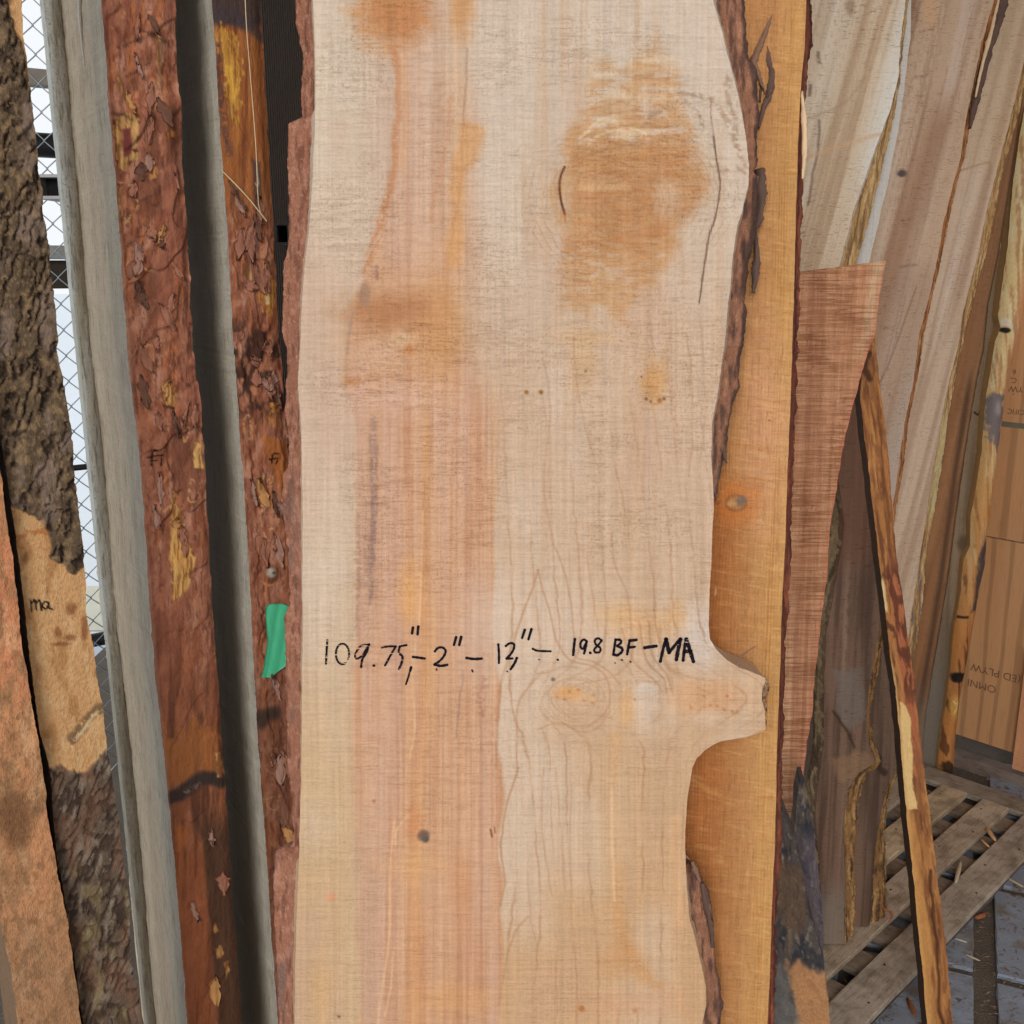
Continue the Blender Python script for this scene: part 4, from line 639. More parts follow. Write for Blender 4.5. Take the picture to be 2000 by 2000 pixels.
    stroke(c, X, Y, Z(*k, [(940, 840), (935, 780), (905, 700), (900, 600)]), 3, (70, 40, 32), .6, 2, 3); mixc(c, (176, 130, 112), ss(5, 0, X-np.interp(Y, [0, 2000], [197, 366]))*.5); return c
def _arr(X, Y, L): return .12+.88*ss(0, 16, X-np.interp(Y, [p[1] for p in L], [p[0] for p in L]))
def s1_disp(X, Y, u, v): return _arr(X, Y, S1L)*s1_d(X, Y)
def s1_d(X, Y): k_ = 1-.65*ss(950, 1250, Y); return k_*(.010*(fbm((X+Y*.6)/60, (Y-X*.6)/110, 141, 3)-.5)+.0030*ss(.5, .54, fbm((X+Y*.5)/60, (Y-X*.5)/100, 145, 2)))+.0012*(ridge(X/10, Y/70, 142)-.5)+.0012*(fbm(X/5, Y/9, 143, 3)-.5)-.004*ss(.55, 1.0, np.abs((X-np.interp(Y, [0, 2000], [269, 420]))/62))**2
def grey_face(seed):
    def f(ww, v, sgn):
        if sgn > 0: return C3((96, 74, 58), len(ww))  # far side darkened in colour to deepen the shade between the slabs
        c = C3((214, 204, 184), len(ww)); mixc(c, (204, 182, 154), ss(.03, .08, ww)*.8); mixc(c, (170, 152, 128), ss(.5, .7, fbm(ww*60, v*1.2, seed, 3))*.3); mixc(c, (190, 188, 178), (1-ss(.0, .03, ww))*.6); return c
    return f
S1L = [(197, 0), (207, 127), (217, 254), (232, 435), (241, 580), (250, 690), (259, 777), (272, 886), (283, 1030), (293, 1193), (304, 1320), (315, 1427), (328, 1546), (341, 1680), (351, 1807), (366, 2000)]
S1R = [(341, 0), (350, 163), (359, 308), (370, 489), (380, 680), (391, 777), (399, 886), (408, 1030), (417, 1193), (427, 1325), (437, 1481), (446, 1608), (455, 1753), (464, 1880), (473, 2000)]
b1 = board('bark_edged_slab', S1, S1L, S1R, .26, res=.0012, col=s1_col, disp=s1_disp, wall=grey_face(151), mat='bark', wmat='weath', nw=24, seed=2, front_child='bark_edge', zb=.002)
tag(b1['o'], 'fir slab on edge, red-brown bark with long golden scrape, third from left', 'wood slab', 'bark-edged slabs standing on edge')
S2 = Plane(440, 399, 1.02, 0, 33)
def s2_col(X, Y, u, v):
    c = fir_bark(X, Y, 161); S = lambda q: [(a*.3623, b*.3623) for a, b in q]; k = (0, 650)
    tp = 1-ss(350, 480, Y); wd = C3((158, 96, 50), len(X)); mixc(wd, (118, 66, 40), ss(.48, .68, fbm(X/7, Y/120, 165, 3))*.85); mixc(wd, (196, 128, 62), ss(.55, .75, fbm(X/9, Y/160, 168, 3))*.7); c[:] = c+(wd-c)*(tp*.9)[:, None]
    mixc(c, (62, 52, 54), ss(62, 40, Y+14*(2*fbm(X/12, Y/20, 170, 2)-1))*.85); stroke(c, X, Y, [(412, 30), (440, 28), (470, 40), (515, 70)], 20, (70, 58, 64), .7, 10, 8); stroke(c, X, Y, [(425, 90), (432, 200), (446, 300)], 9, (80, 60, 64), .6, 7, 4, .35)
    gold(c, X, Y, S([(1165, 150), (1200, 130), (1270, 180), (1300, 400), (1285, 540), (1262, 720), (1240, 600), (1215, 420), (1180, 260)]), (214, 156, 66), .8, 8, 11, False); poly(c, X, Y, S([(1215, 360), (1260, 330), (1280, 500), (1250, 560)]), (222, 170, 70), .8, 6, 8, 10, 4)
    poly(c, X, Y, S([(1360, 860), (1400, 880), (1420, 1100), (1370, 1060)]), (76, 58, 60), .8, 4, 6); stroke(c, X, Y, S([(1385, 880), (1390, 1000), (1375, 990)]), 2, (200, 180, 160), .8, 1)
    gold(c, X, Y, S([(1340, 1200), (1400, 1180), (1395, 1350), (1375, 1510), (1345, 1520), (1310, 1480)]), (140, 92, 80), .95, 3, 12); gold(c, X, Y, S([(1400, 1500), (1450, 1480), (1490, 1560), (1480, 1700), (1440, 1690), (1390, 1600)]), (204, 140, 60), .9, 8, 13, False); poly(c, X, Y, S([(1430, 1560), (1450, 1560), (1455, 1640), (1430, 1640)]), (240, 206, 140), .95, 1.5, 2)
    mixc(c, (52, 32, 24), ss(600, 660, Y)*(1-ss(790, 830, Y))*ss(.42, .6, fbm(X/14, Y/26, 172, 3))*.8)
    gold(c, X, Y, Z(*k, [(1460, 380), (1500, 370), (1495, 500), (1465, 480)]), (190, 124, 56), .9, 8, 14, False); poly(c, X, Y, Z(*k, [(1430, 560), (1560, 590), (1560, 700), (1530, 860), (1480, 760), (1440, 640)]), (168, 98, 46), .8, 6, 8)
    rings(c, X, Y, [Z(*k, [(1310, 470), (1335, 440), (1355, 480), (1350, 580), (1325, 570), (1310, 470)]), Z(*k, [(1400, 800), (1420, 765), (1440, 800), (1470, 765), (1475, 800), (1450, 812)]), Z(*k, [(1400, 800), (1395, 880), (1410, 920), (1470, 900), (1480, 960), (1500, 1020), (1450, 1060)]), Z(*k, [(1410, 930), (1415, 1060), (1440, 1120)]), Z(*k, [(1440, 830), (1470, 830), (1465, 880)]), Z(0, 1300, [(1450, 440), (1490, 450), (1480, 520), (1520, 530), (1520, 490)]), Z(0, 1300, [(1430, 560), (1470, 580), (1530, 570), (1530, 650)]), Z(0, 1300, [(1440, 720), (1500, 690), (1490, 770), (1445, 760), (1440, 720)])], 15)
    blob(c, X, Y, 527, 1117, 16, 19, (120, 74, 52), .95, .3, .4, 15); blob(c, X, Y, 527, 1116, 11, 11, (176, 164, 150), .95, .4, .4, 16); blob(c, X, Y, 531, 1116, 4, 3, (80, 60, 50), .8); stroke(c, X, Y, [(512, 1135), (525, 1142), (538, 1135)], 3, (190, 130, 84), .8, 2, 4)
    for q, w_ in [([(1500, 652), (1472, 655), (1464, 702)], 2.8), ([(1452, 682), (1500, 675)], 2.6), ([(1497, 686), (1490, 706)], 2.8)]: stroke(c, X, Y, Z(*k, q), w_, (22, 16, 14), .95, 1)
    mixc(c, (70, 44, 32), ss(1240, 1420, Y)*.35); stroke(c, X, Y, Z(0, 1300, [(1400, 300), (1450, 270), (1480, 260)]), 22, (48, 38, 32), .8, 12, 10); return c
S2L = [(413, 0), (422, 127), (431, 272), (440, 399), (451, 580), (458, 690), (466, 813), (478, 976), (487, 1121), (497, 1325), (505, 1463), (518, 1626), (529, 1807), (540, 1952), (543, 2000)]
S2R = [(513, 0), (522, 163), (531, 326), (543, 543), (554, 700), (575, 1000), (600, 1400), (630, 2000)]
def s2_disp(X, Y, u, v):
    up = ss(380, 520, Y); return _arr(X, Y, S2L)*(.010*(fbm((X+Y*.3)/26, (Y-X*.5)/70, 181, 4)-.5)+.0035*ss(.5, .56, fbm((X-Y*.2)/22, Y/60, 185, 3))+.002*(ridge(X/9, Y/60, 182)-.5))*(.2+.5*up)+.0010*(fbm(X/5, Y/30, 183, 3)-.5)-.008*ss(.35, 1.05, (X-np.interp(Y, [0, 2000], [463, 587]))/52)**1.5+.005*np.exp(-((X-527)/14)**2-((Y-1117)/16)**2)
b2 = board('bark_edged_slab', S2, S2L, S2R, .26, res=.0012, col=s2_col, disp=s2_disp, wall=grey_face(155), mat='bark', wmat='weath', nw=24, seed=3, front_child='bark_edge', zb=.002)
tag(b2['o'], 'fir slab on edge with green tape, orange-brown bark, beside the big maple slab', 'wood slab', 'bark-edged slabs standing on edge')
# loose flakes of bark lifting off the two fir slabs
FLM = [plain_mat('flake_red', (150, 98, 76), .85, ns=150, amp=.45, bump=.8, sc3=(1, 1, .25)), plain_mat('flake_mauve', (158, 118, 102), .85, ns=150, amp=.4, bump=.8, sc3=(1, 1, .25)), plain_mat('flake_dark', (104, 68, 52), .9, ns=150, amp=.5, bump=.8, sc3=(1, 1, .25)), plain_mat('flake_gold', (186, 134, 80), .8, ns=150, amp=.4, bump=.6, sc3=(1, 1, .15))]
def flakes(pl, L, Rr, parent, base, y0, y1, n, seed, surf):
    rg_ = np.random.RandomState(seed)
    for q in range(n):
        y = rg_.uniform(y0, y1); xa_ = np.interp(y, [p[1] for p in L], [p[0] for p in L]); xb_ = np.interp(y, [p[1] for p in Rr], [p[0] for p in Rr]); x = rg_.uniform(xa_+16, xb_-14)
        if 838 < y < 940: continue   # keep the written marks clear
        hw, hh = rg_.uniform(4, 11), rg_.uniform(9, 34); ang = rg_.uniform(-.55, .25); nr_, nc_ = 9, 6; GX_ = np.zeros((nr_, nc_)); GY_ = np.zeros((nr_, nc_)); GO = np.zeros((nr_, nc_)); sgn_ = 1 if rg_.rand() < .6 else -1
        for i in range(nr_):
            t_ = -1+2*i/(nr_-1); wv_ = hw*max(.12, (1-abs(t_)**2.2))*(1+.22*rg_.randn())
            for j in range(nc_):
                s_ = -1+2*j/(nc_-1); dx = s_*wv_+1.4*rg_.randn(); dy = t_*hh+1.5*rg_.randn(); GX_[i, j] = x+dx*math.cos(ang)-dy*math.sin(ang); GY_[i, j] = y+dx*math.sin(ang)+dy*math.cos(ang); GO[i, j] = .0012+.0036*max(0, sgn_*t_)**1.6+.0010*(1-s_*s_)+.0004*rg_.randn()
        u_, v_ = pl.uv(np.stack([GX_.ravel(), GY_.ravel()], 1)); su = surf(GX_.ravel(), GY_.ravel(), u_, v_); f_ = pl.P(u_, v_, -(GO.ravel()+su)); b_ = pl.P(u_, v_, -(GO.ravel()*.35+su-.0008)); m_ = len(f_); g_ = gridf(nr_, nc_)
        rim_ = list(range(nc_))+[i*nc_+nc_-1 for i in range(1, nr_)]+[(nr_-1)*nc_+i for i in range(nc_-2, -1, -1)]+[i*nc_ for i in range(nr_-2, 0, -1)]; k_ = [[rim_[i], rim_[(i+1) % len(rim_)], rim_[(i+1) % len(rim_)]+m_, rim_[i]+m_] for i in range(len(rim_))]
        link('bark_flake', np.vstack([f_, b_]), np.vstack([g_, g_[:, ::-1]+m_, np.array(k_)[:, ::-1]]), FLM[rg_.choice(4, p=[.42, .22, .24, .12])], parent, base)
flakes(S1, S1L, S1R, b1['o'], b1['base'], 20, 1060, 38, 3, s1_disp); flakes(S1, S1L, S1R, b1['o'], b1['base'], 1060, 1960, 4, 4, s1_disp); flakes(S2, S2L, S2R, b2['o'], b2['base'], 380, 1100, 34, 5, s2_disp); flakes(S2, S2L, S2R, b2['o'], b2['base'], 1330, 1700, 14, 6, s2_disp)
# green tape
tl = Z(0, 650, [(1424, 1462), (1420, 1480), (1424, 1560), (1430, 1650), (1416, 1740), (1408, 1800), (1397, 1848)]); tr_ = Z(0, 650, [(1500, 1446), (1552, 1470), (1545, 1508), (1522, 1530), (1533, 1600), (1536, 1680), (1528, 1785), (1480, 1822), (1440, 1851)])
ys = np.linspace(max(tl[0][1], tr_[0][1]-2)-4, tl[-1][1], 46); la = np.interp(ys, [p[1] for p in tl], [p[0] for p in tl]); ra = np.interp(ys, [p[1] for p in tr_], [p[0] for p in tr_]); la[0] = la[1]+10; la[1] += 4
sgrid = np.linspace(0, 1, 14); GX = la[:, None]+(ra-la)[:, None]*sgrid; GY = np.repeat(ys[:, None], 14, 1)+0*GX
uu, vv_ = S2.uv(np.stack([GX.ravel(), GY.ravel()], 1)); wr = .0055+.0012*(fbm(GX.ravel()/9, GY.ravel()/22, 190, 3))+.0012*np.abs(np.sin(GX.ravel()/7+GY.ravel()/40))
tp = S2.P(uu, vv_, -wr); tq = S2.P(uu, vv_, -wr+.0004); nn = len(tp); gf = gridf(46, 14)
rim = list(range(14))+[i*14+13 for i in range(1, 46)]+[45*14+i for i in range(12, -1, -1)]+[i*14 for i in range(44, 0, -1)]
sf = [[rim[i], rim[(i+1) % len(rim)], rim[(i+1) % len(rim)]+nn, rim[i]+nn] for i in range(len(rim))]
tape = link('tape_strip', np.vstack([tp, tq]), np.vstack([gf, gf[:, ::-1]+nn, np.array(sf)[:, ::-1]]), plain_mat('green_tape', (74, 186, 138), .55, ns=90, amp=.10, bump=.3, sc3=(1, 1, .25)), None, tp[tp[:, 2].argmin()])
tag(tape, 'torn strip of bright green masking tape stuck on the bark edge', 'tape')
STRAW = plain_mat('dry_straw', (206, 184, 146), .6, ns=80)
def straw(name, pts, d, r, label, mat=STRAW): return tag(tube(name, [at(x, y, q) for (x, y), q in zip(curve(pts, 3), np.linspace(d[0], d[1], len(curve(pts, 3))))], r, mat), label, 'straw')
straw('dry_stalk', [(433, 333), (465, 365), (490, 393), (521, 432)], (1.01, 1.03), .0007, 'dry straw stalk hanging slantwise across the taped fir slab')
straw('dry_fibre', [(478, -20), (482, 60), (490, 160), (500, 290), (505, 400), (517, 425)], (.965, 1.018), .0005, 'long thin straw fibre hanging down the taped fir slab')
# grey batten
SB = Plane(160, 700, 1.115, 0, 30)
BL = [(89, 0), (98, 138), (112, 290), (125, 399), (138, 525), (156, 690), (167, 795), (178, 904), (192, 1049), (210, 1230), (219, 1325), (228, 1409), (246, 1590), (261, 1735), (275, 1880), (290, 2000)]
BR = [(123, 0), (138, 181), (158, 362), (170, 540), (180, 690), (197, 795), (215, 976), (233, 1193), (245, 1325), (262, 1481), (284, 1699), (302, 1916), (310, 2000)]
def bat_col(X, Y, u, v):
    c = C3((200, 194, 180), len(X)); mixc(c, (176, 172, 164), ss(.45, .65, fbm(X/6, Y/160, 201, 3))*.5); mixc(c, (166, 154, 128), ss(.5, .7, fbm(X/9, Y/200, 202, 2))*.6); mixc(c, (190, 196, 190), (1-ss(0, 9, X-np.interp(Y, [p[1] for p in BL], [p[0] for p in BL])))*.5); mixc(c, (120, 106, 84), ss(1100, 1500, Y)*.5); return c
_fit = lambda P_: [(float(np.polyval(np.polyfit([p[1] for p in P_], [p[0] for p in P_], 3), y)), y) for y in range(0, 2001, 100)]
BL, BR = _fit(BL), _fit(BR)
bt = board('weathered_batten', SB, BL, BR, .03, jit=.0002, res=.0012, col=bat_col, disp=lambda X, Y, u, v: -.003*np.minimum(np.abs((X-.5*(np.interp(Y, [p[1] for p in BL], [p[0] for p in BL])+np.interp(Y, [p[1] for p in BR], [p[0] for p in BR])))/15), 1.1)**2.5+.0003*(fbm(X/5, Y/90, 205, 3)-.5), mat='weath', seed=4, zb=.002)
tag(bt['o'], 'narrow grey weathered batten standing between the fence gap and the fir slabs', 'batten')
# drip of dried resin on the grey face next to the batten
_u0, _v0 = S1.uv([(207, 127)]); _fq = S1.P(_u0, _v0)[0]; _fn = -S1.eu
def onface(px, py): r = ray(np.array([px, py], float)); return CAM+r*(((_fq-CAM)@_fn)/(r@_fn))+_fn*.0008
drip = tube('dried_resin', [onface(x, y) for x, y in [(157, -10), (158, 30), (160, 60), (163, 95), (167, 128)]], [.0016, .0018, .0013, .0010, .0005], plain_mat('pale_resin', (222, 214, 200), .5, ns=300), b1['o'], b1['base'])
# slab marked ma
SM = Plane(91, 471, .84, 0, 35)
MAR = [(43, 0), (47, 72), (56, 156), (69, 275), (78, 362), (91, 471), (103, 562), (111, 690), (125, 759), (138, 853), (149, 958), (159, 1067), (165, 1103), (168, 1193), (181, 1266), (189, 1325), (197, 1365), (210, 1463), (221, 1535), (232, 1619), (250, 1756), (254, 1865), (264, 1916), (279, 2000)]
MAL = [(-115, 0), (-62, 400), (0, 840), (14, 940), (36, 1085), (52, 1230), (65, 1340), (78, 1427), (96, 1488), (109, 1662), (127, 1771), (145, 1880), (163, 2000)]
def ma_bark_mask(X, Y):
    up = polymask(X, Y, [(-300, -300), (10, -60), (14, 20), (30, 62), (56, 152), (140, 300), (300, 300), (300, 1110), (166, 1105), (150, 1118), (128, 1108), (112, 1098), (95, 1085), (102, 1065), (92, 1035), (72, 1010), (40, 1000), (20, 990), (0, 980), (-300, 980)], 3, 10, 16, 6)
    lo = polymask(X, Y, [(60, 1490), (110, 1498), (150, 1508), (172, 1498), (190, 1480), (215, 1455), (400, 1450), (400, 2500), (-100, 2500), (-100, 1490)], 3, 10, 16, 7); return up, lo
def ma_e(X, Y):
    wx = X+14*(fbm(X/20, Y/26, 224, 3)-.5); wy = Y+30*(fbm(X/26, Y/18, 225, 3)-.5); return .7*ridge((wx+.3*wy)/15, wy/38, 214, 3)+.3*fbm(wx/7, wy/14, 227, 3)
def ma_col(X, Y, u, v):
    n = len(X); up, lo = ma_bark_mask(X, Y); c = C3((198, 152, 104), n); mixc(c, (166, 118, 74), ss(.5, .72, fbm(X/24, Y/60, 211, 3))*.7); mixc(c, (206, 168, 122), ss(.55, .75, fbm(X/14, Y/40, 212, 3))*.7); mixc(c, (170, 108, 60), ss(1020, 1040, Y)*(1-ss(1060, 1090, Y))*ss(.45, .6, fbm(X/16, Y/12, 213, 2))*.8)
    for cx, cy, rx, ry in [(113, 1235, 7, 9), (118, 1258, 18, 4), (140, 1190, 10, 12), (165, 1230, 6, 30), (50, 1090, 5, 12), (138, 1245, 12, 6)]: blob(c, X, Y, cx, cy, rx, ry, (128, 80, 50), .7, .5, .4, cx)
    stroke(c, X, Y, Z(0, 1300, [(400, 400), (440, 330), (500, 260), (530, 230)]), 18, (110, 86, 60), .8, 6, 8, .35); stroke(c, X, Y, Z(0, 1300, [(420, 390), (470, 320), (520, 250)]), 5, (216, 190, 150), .8, 3, 4)
    rb = C3((92, 75, 58), n); e = ma_e(X, Y); mixc(rb, (132, 108, 80), ss(.48, .7, fbm(X/10, Y/16, 215, 4))*.9); mixc(rb, (44, 34, 28), ss(.58, .80, e)*.85); mixc(rb, (158, 132, 96), ss(.64, .76, fbm(X/4, Y/6, 226, 3))*.5); mixc(rb, (136, 116, 104), ss(.55, .7, fbm(X/40, Y/70, 216, 3))*.6)
    rl = C3((98, 82, 68), n); mixc(rl, (136, 120, 104), ss(.5, .72, fbm(X/12, Y/26, 217, 4))*.85); mixc(rl, (62, 48, 40), ss(.6, .8, ridge((X+Y*.4)/11, Y/30, 218, 3))*.85); mixc(rl, (122, 84, 64), ss(.54, .7, fbm(X/30, Y/70, 219, 3))*.45); mixc(rl, (142, 126, 84), ss(.58, .72, fbm(X/22, Y/40, 220, 3))*ss(1650, 1740, Y)*.45)
    c[:] = c+(rb-c)*up[:, None]; c[:] = c+(rl-c)*lo[:, None]
    for q in [[(165, 1440), (168, 1470), (172, 1502)], [(170, 1460), (188, 1440), (196, 1492)], [(196, 1460), (214, 1440), (224, 1496)], [(262, 1455), (240, 1450), (230, 1475), (248, 1488), (262, 1458)], [(262, 1458), (264, 1482), (282, 1490)]]: stroke(c, X, Y, Z(0, 650, q), 3, (22, 18, 18), .95, 1)
    return c
def ma_disp(X, Y, u, v):
    up, lo = ma_bark_mask(X, Y); return up*(.004+.004*(fbm(X/12, Y/14, 221, 4)-.5)-.004*ss(.58, .82, ma_e(X, Y)))+lo*(.003+.004*(fbm(X/14, Y/30, 222, 4)-.5)-.0020*ss(.6, .8, ridge((X+Y*.4)/11, Y/30, 218, 3)))+.0012*(fbm(X/20, Y/50, 223, 3)-.5)
def dark_side(ww, v, s): return C3((120, 92, 66), len(ww))
b3 = board('bark_edged_slab', SM, MAL, MAR, .14, res=.0011, col=ma_col, disp=ma_disp, wall=dark_side, mat='rbark', wmat='weath', nw=8, seed=5, front_child='bark_edge', zb=.002)
tag(b3['o'], 'slab on edge with rough grey bark peeled at its middle, marked ma', 'wood slab', 'bark-edged slabs standing on edge')
# leftmost peeled slab
SL = Plane(94, 1590, .915, 0, 35)
def ll_col(X, Y, u, v):
    c = C3((186, 132, 92), len(X)); mixc(c, (196, 124, 88), ss(1000, 1100, Y)*(1-ss(1300, 1420, Y))*.6); mixc(c, (150, 112, 78), ss(.5, .7, fbm(X/30, Y/70, 231, 4))*.75); mixc(c, (206, 160, 120), ss(.55, .75, fbm(X/18, Y/40, 232, 3))*.6); blob(c, X, Y, 28, 1600, 30, 55, (104, 72, 48), .7, .7, .6, 3, 30); mixc(c, (138, 108, 80), ss(1700, 1900, Y)*.45); mixc(c, (116, 84, 58), ss(.58, .7, fbm(X/8, Y/18, 233, 3))*.45); return c
b4 = board('peeled_slab', SL, [(-230, 0), (-90, 1000), (0, 1800), (22, 1898), (36, 2000)], [(-110, 0), (-55, 500), (0, 925), (14, 1012), (27, 1103), (40, 1230), (54, 1330), (76, 1445), (94, 1590), (116, 1717), (138, 1843), (152, 1952), (159, 2000)], .12, res=.0012, col=ll_col, disp=lambda X, Y, u, v: .004*(fbm(X/40, Y/70, 235, 4)-.5)+.0012*(fbm(X/10, Y/20, 236, 3)-.5), wall=dark_side, mat='rbark', wmat='weath', nw=6, seed=6, front_child='peeled_edge', zb=.002)
tag(b4['o'], 'tan slab with its bark peeled off, leftmost, cut off by the left edge', 'wood slab')

# ------------------------------------------------------------------ fence and what hangs on it
PFn = Plane(130, 700, 2.9, 0, 34)
fz = PFn.P(np.array([0.0]), np.array([PFn.vz(0)]))[0]
fence = empty('chain_link_fence', fz); tag(fence, 'galvanised chain-link fence seen in the gap between the left slabs', 'fence')
GALV = plain_mat('galvanised_wire', (148, 156, 162), .4, .6, ns=40); DARK = plain_mat('black_pipe', (34, 34, 36), .5, .2); ALU = plain_mat('pale_pipe', (196, 204, 212), .35, .5)
FV = []; FF_ = []; fo_ = 0; pw = .036; vtop = PFn.vz(2.5); vbot = PFn.vz(.03)
for i in range(-34, 30):
    m = int((vtop-vbot)/pw); k = np.arange(m+1); uu = i*pw*1.0+np.where(k % 2 == (i % 2), 0, pw)*1.08-.04*pw; vv_ = vtop-k*pw; off = .0022*np.where(k % 2 == 0, 1, -1)
    p = PFn.P(uu, vv_, off); r = .0024
    ring_ = [PFn.eu*r, PFn.n*r, -PFn.eu*r, -PFn.n*r]
    FV.append((p[:, None, :]+np.array(ring_)[None]).reshape(-1, 3)); FF_ += [[fo_+a*4+b, fo_+a*4+(b+1) % 4, fo_+(a+1)*4+(b+1) % 4, fo_+(a+1)*4+b] for a in range(m) for b in range(4)]; fo_ += (m+1)*4
wm = link('wire_mesh', np.vstack(FV), np.array(FF_), GALV, fence, fz); wm['kind'] = 'stuff'
def fence_rail(name, px, py, r, mat, off=.05, parent=fence, base=fz, span=(-1.3, 1.0)):
    u, v = PFn.uv([(px, py)]); p = [PFn.P(np.array([u[0]+a]), v, off)[0] for a in np.linspace(span[0], span[1], 5)]; return tube(name, p, r, mat, parent, base, 12)
fence_rail('rail', 200, 1258, .021, DARK); fence_rail('rail', 262, 1882, .022, ALU, -.03); fence_rail('rail', 165, 918, .009, DARK)
def fence_box(name, px, py0, py1, dep, mat, off, label, cat, span=(-1.3, .9)):
    u, v = PFn.uv([(px, py0), (px, py1)]); p = PFn.P(np.array([u[0]+span[0]]), v[1:], off)[0]
    return tag(box(name, p, PFn.eu*(span[1]-span[0]), -PFn.n*dep, (0, 0, v[0]-v[1]), mat, None, None, .004), label, cat)
fence_box('timber_rail', 76, 126, 160, .05, plain_mat('grey_timber', (150, 142, 132), .8, ns=60, sc3=(1, 1, 12)), .06, 'grey weathered timber rail crossing the fence gap near the top', 'rail')
p_ = PFn.uv([(90, 278)]); tag(tube('black_pipe', [PFn.P(np.array([p_[0][0]+a]), p_[1], .08)[0] for a in (-1.2, 0, .9)], .033, DARK, n=16), 'black pipe crossing behind the fence in the left gap', 'pipe')
fence_box('steel_beam', 112, 478, 506, .09, plain_mat('grey_steel', (150, 150, 146), .5, .1), .1, 'grey steel beam crossing the left gap', 'beam')
fence_box('dark_timber', 112, 508, 566, .05, plain_mat('dark_timber', (58, 48, 38), .85), .14, 'dark timber lintel right under the grey steel beam', 'timber')
def sq_tube(px0, py0, px1, py1, d, length, label):
    a = at(px0, py0, d); b = at(px1, py1, d); x = abs(b[0]-a[0]); zz = abs(a[2]-b[2]); t = .12*x; o_ = np.array([a[0], a[1], b[2]]); Lv = np.array([0, length, 0])
    r_ = empty('square_tube', (a[0]+x/2, a[1], b[2])); st = plain_mat('tube_steel', (150, 146, 144), .45, .4); bs = np.array([a[0]+x/2, a[1], b[2]])
    for q, e1, e2 in ((o_, (x, 0, 0), (0, 0, t)), (o_+[0, 0, zz-t], (x, 0, 0), (0, 0, t)), (o_+[0, 0, t], (t, 0, 0), (0, 0, zz-2*t)), (o_+[x-t, 0, t], (t, 0, 0), (0, 0, zz-2*t))): box('tube_wall', q, e1, Lv, e2, st, r_, bs, .0006)
    box('hollow_shade_plate', o_+[t, .05, t], (x-2*t, 0, 0), (0, .01, 0), (0, 0, zz-2*t), plain_mat('black_inside', (14, 14, 15), .9), r_, bs, .0003); tag(r_, label, 'tube')  # black plate paints in the dark of the hollow tube
sq_tube(66, 340, 117, 388, 2.6, .5, 'open end of a square steel tube beside the fence gap'); sq_tube(536, 437, 563, 476, 1.32, .25, 'small open square steel tube end left of the big maple slab')
# dark ribbed cloth behind the slabs
nr = 62; xa = at(470, 300, 1.5)[0]; xb = at(720, 300, 1.5)[0]; xs_ = np.linspace(xa, xb, nr*4); yy = 1.5+.0016*np.tile([0, 1, 0, -1], nr); zz = np.array([2.6, 1.9, 1.38])
V = np.array([[x, y+.02*(2.0-z), z] for z in zz for x, y in zip(xs_, yy)]); V2 = V+[0, .012, 0]; n_ = nr*4
Fc = np.vstack([gridf(3, n_)[:, ::-1], gridf(3, n_)+len(V)]); rim = list(range(n_))+[n_-1+n_, 3*n_-1]+list(range(3*n_-2, 2*n_-1, -1))+[n_]; Fc = np.vstack([Fc, [[rim[i], rim[(i+1) % len(rim)], rim[(i+1) % len(rim)]+len(V), rim[i]+len(V)] for i in range(len(rim))]])
tag(link('ribbed_panel', np.vstack([V, V2]), Fc, plain_mat('dark_ribbed_cloth', (150, 138, 128), .95, ns=300, amp=.3), None, (0.5*(xa+xb), 1.5, 1.38)), 'dark grey finely ribbed panel behind the left edge of the maple slab', 'panel')
tag(box('dark_board', (-.46, 1.31, .0), (.14, 0, 0), (0, .02, 0), (0, 0, 2.6), plain_mat('light_block_board', (40, 34, 30), .9), None, None, .003), 'dark board added behind the taped fir slab to block light', 'board')  # board added to keep light from behind out of the slab gap
#@@B
# ------------------------------------------------------------------ right: boards leaning in the corner
def wood(base, dark, lite, seed, sx=26, sy=500, band=None, fl=.5, lean=0.0, greyt=0):
    def f(X, Y, u, v):
        n = len(X); uu = u*1000+v*1000*lean; c = C3(base, n); mixc(c, dark, ss(.46, .74, fbm(uu/sx, v*1000/sy, seed, 4))*.8); mixc(c, lite, ss(.52, .78, fbm(uu/(sx*1.7), v*1000/(sy*1.3), seed+4, 4))*.75); mixc(c, dark, ss(.62, .72, fbm(uu/3, v*1000/260, seed+8, 3))*.35)
        if band is not None: band(c, X, Y, u, v)
        q = fl*(.35+.9*ss(.42, .68, fbm(X/60, Y/70, seed+12, 3))); return np.hstack([c, np.clip(q, 0, 1)[:, None]])
    return f
def edge_col(base, dark, lite, seed, stripes=10):
    def f(X, Y, u, v, s):
        c = C3(base, len(X)); mixc(c, lite, ss(.5, .7, fbm(s*3+X/20, v*20, seed, 3))*.8); mixc(c, dark, ss(.54, .70, fbm(s*6+X/9, v*16, seed+3, 3))*.85); mixc(c, dark, ss(.6, .72, fbm(X/4, Y/30, seed+5, 3))*.5); return c
    return f
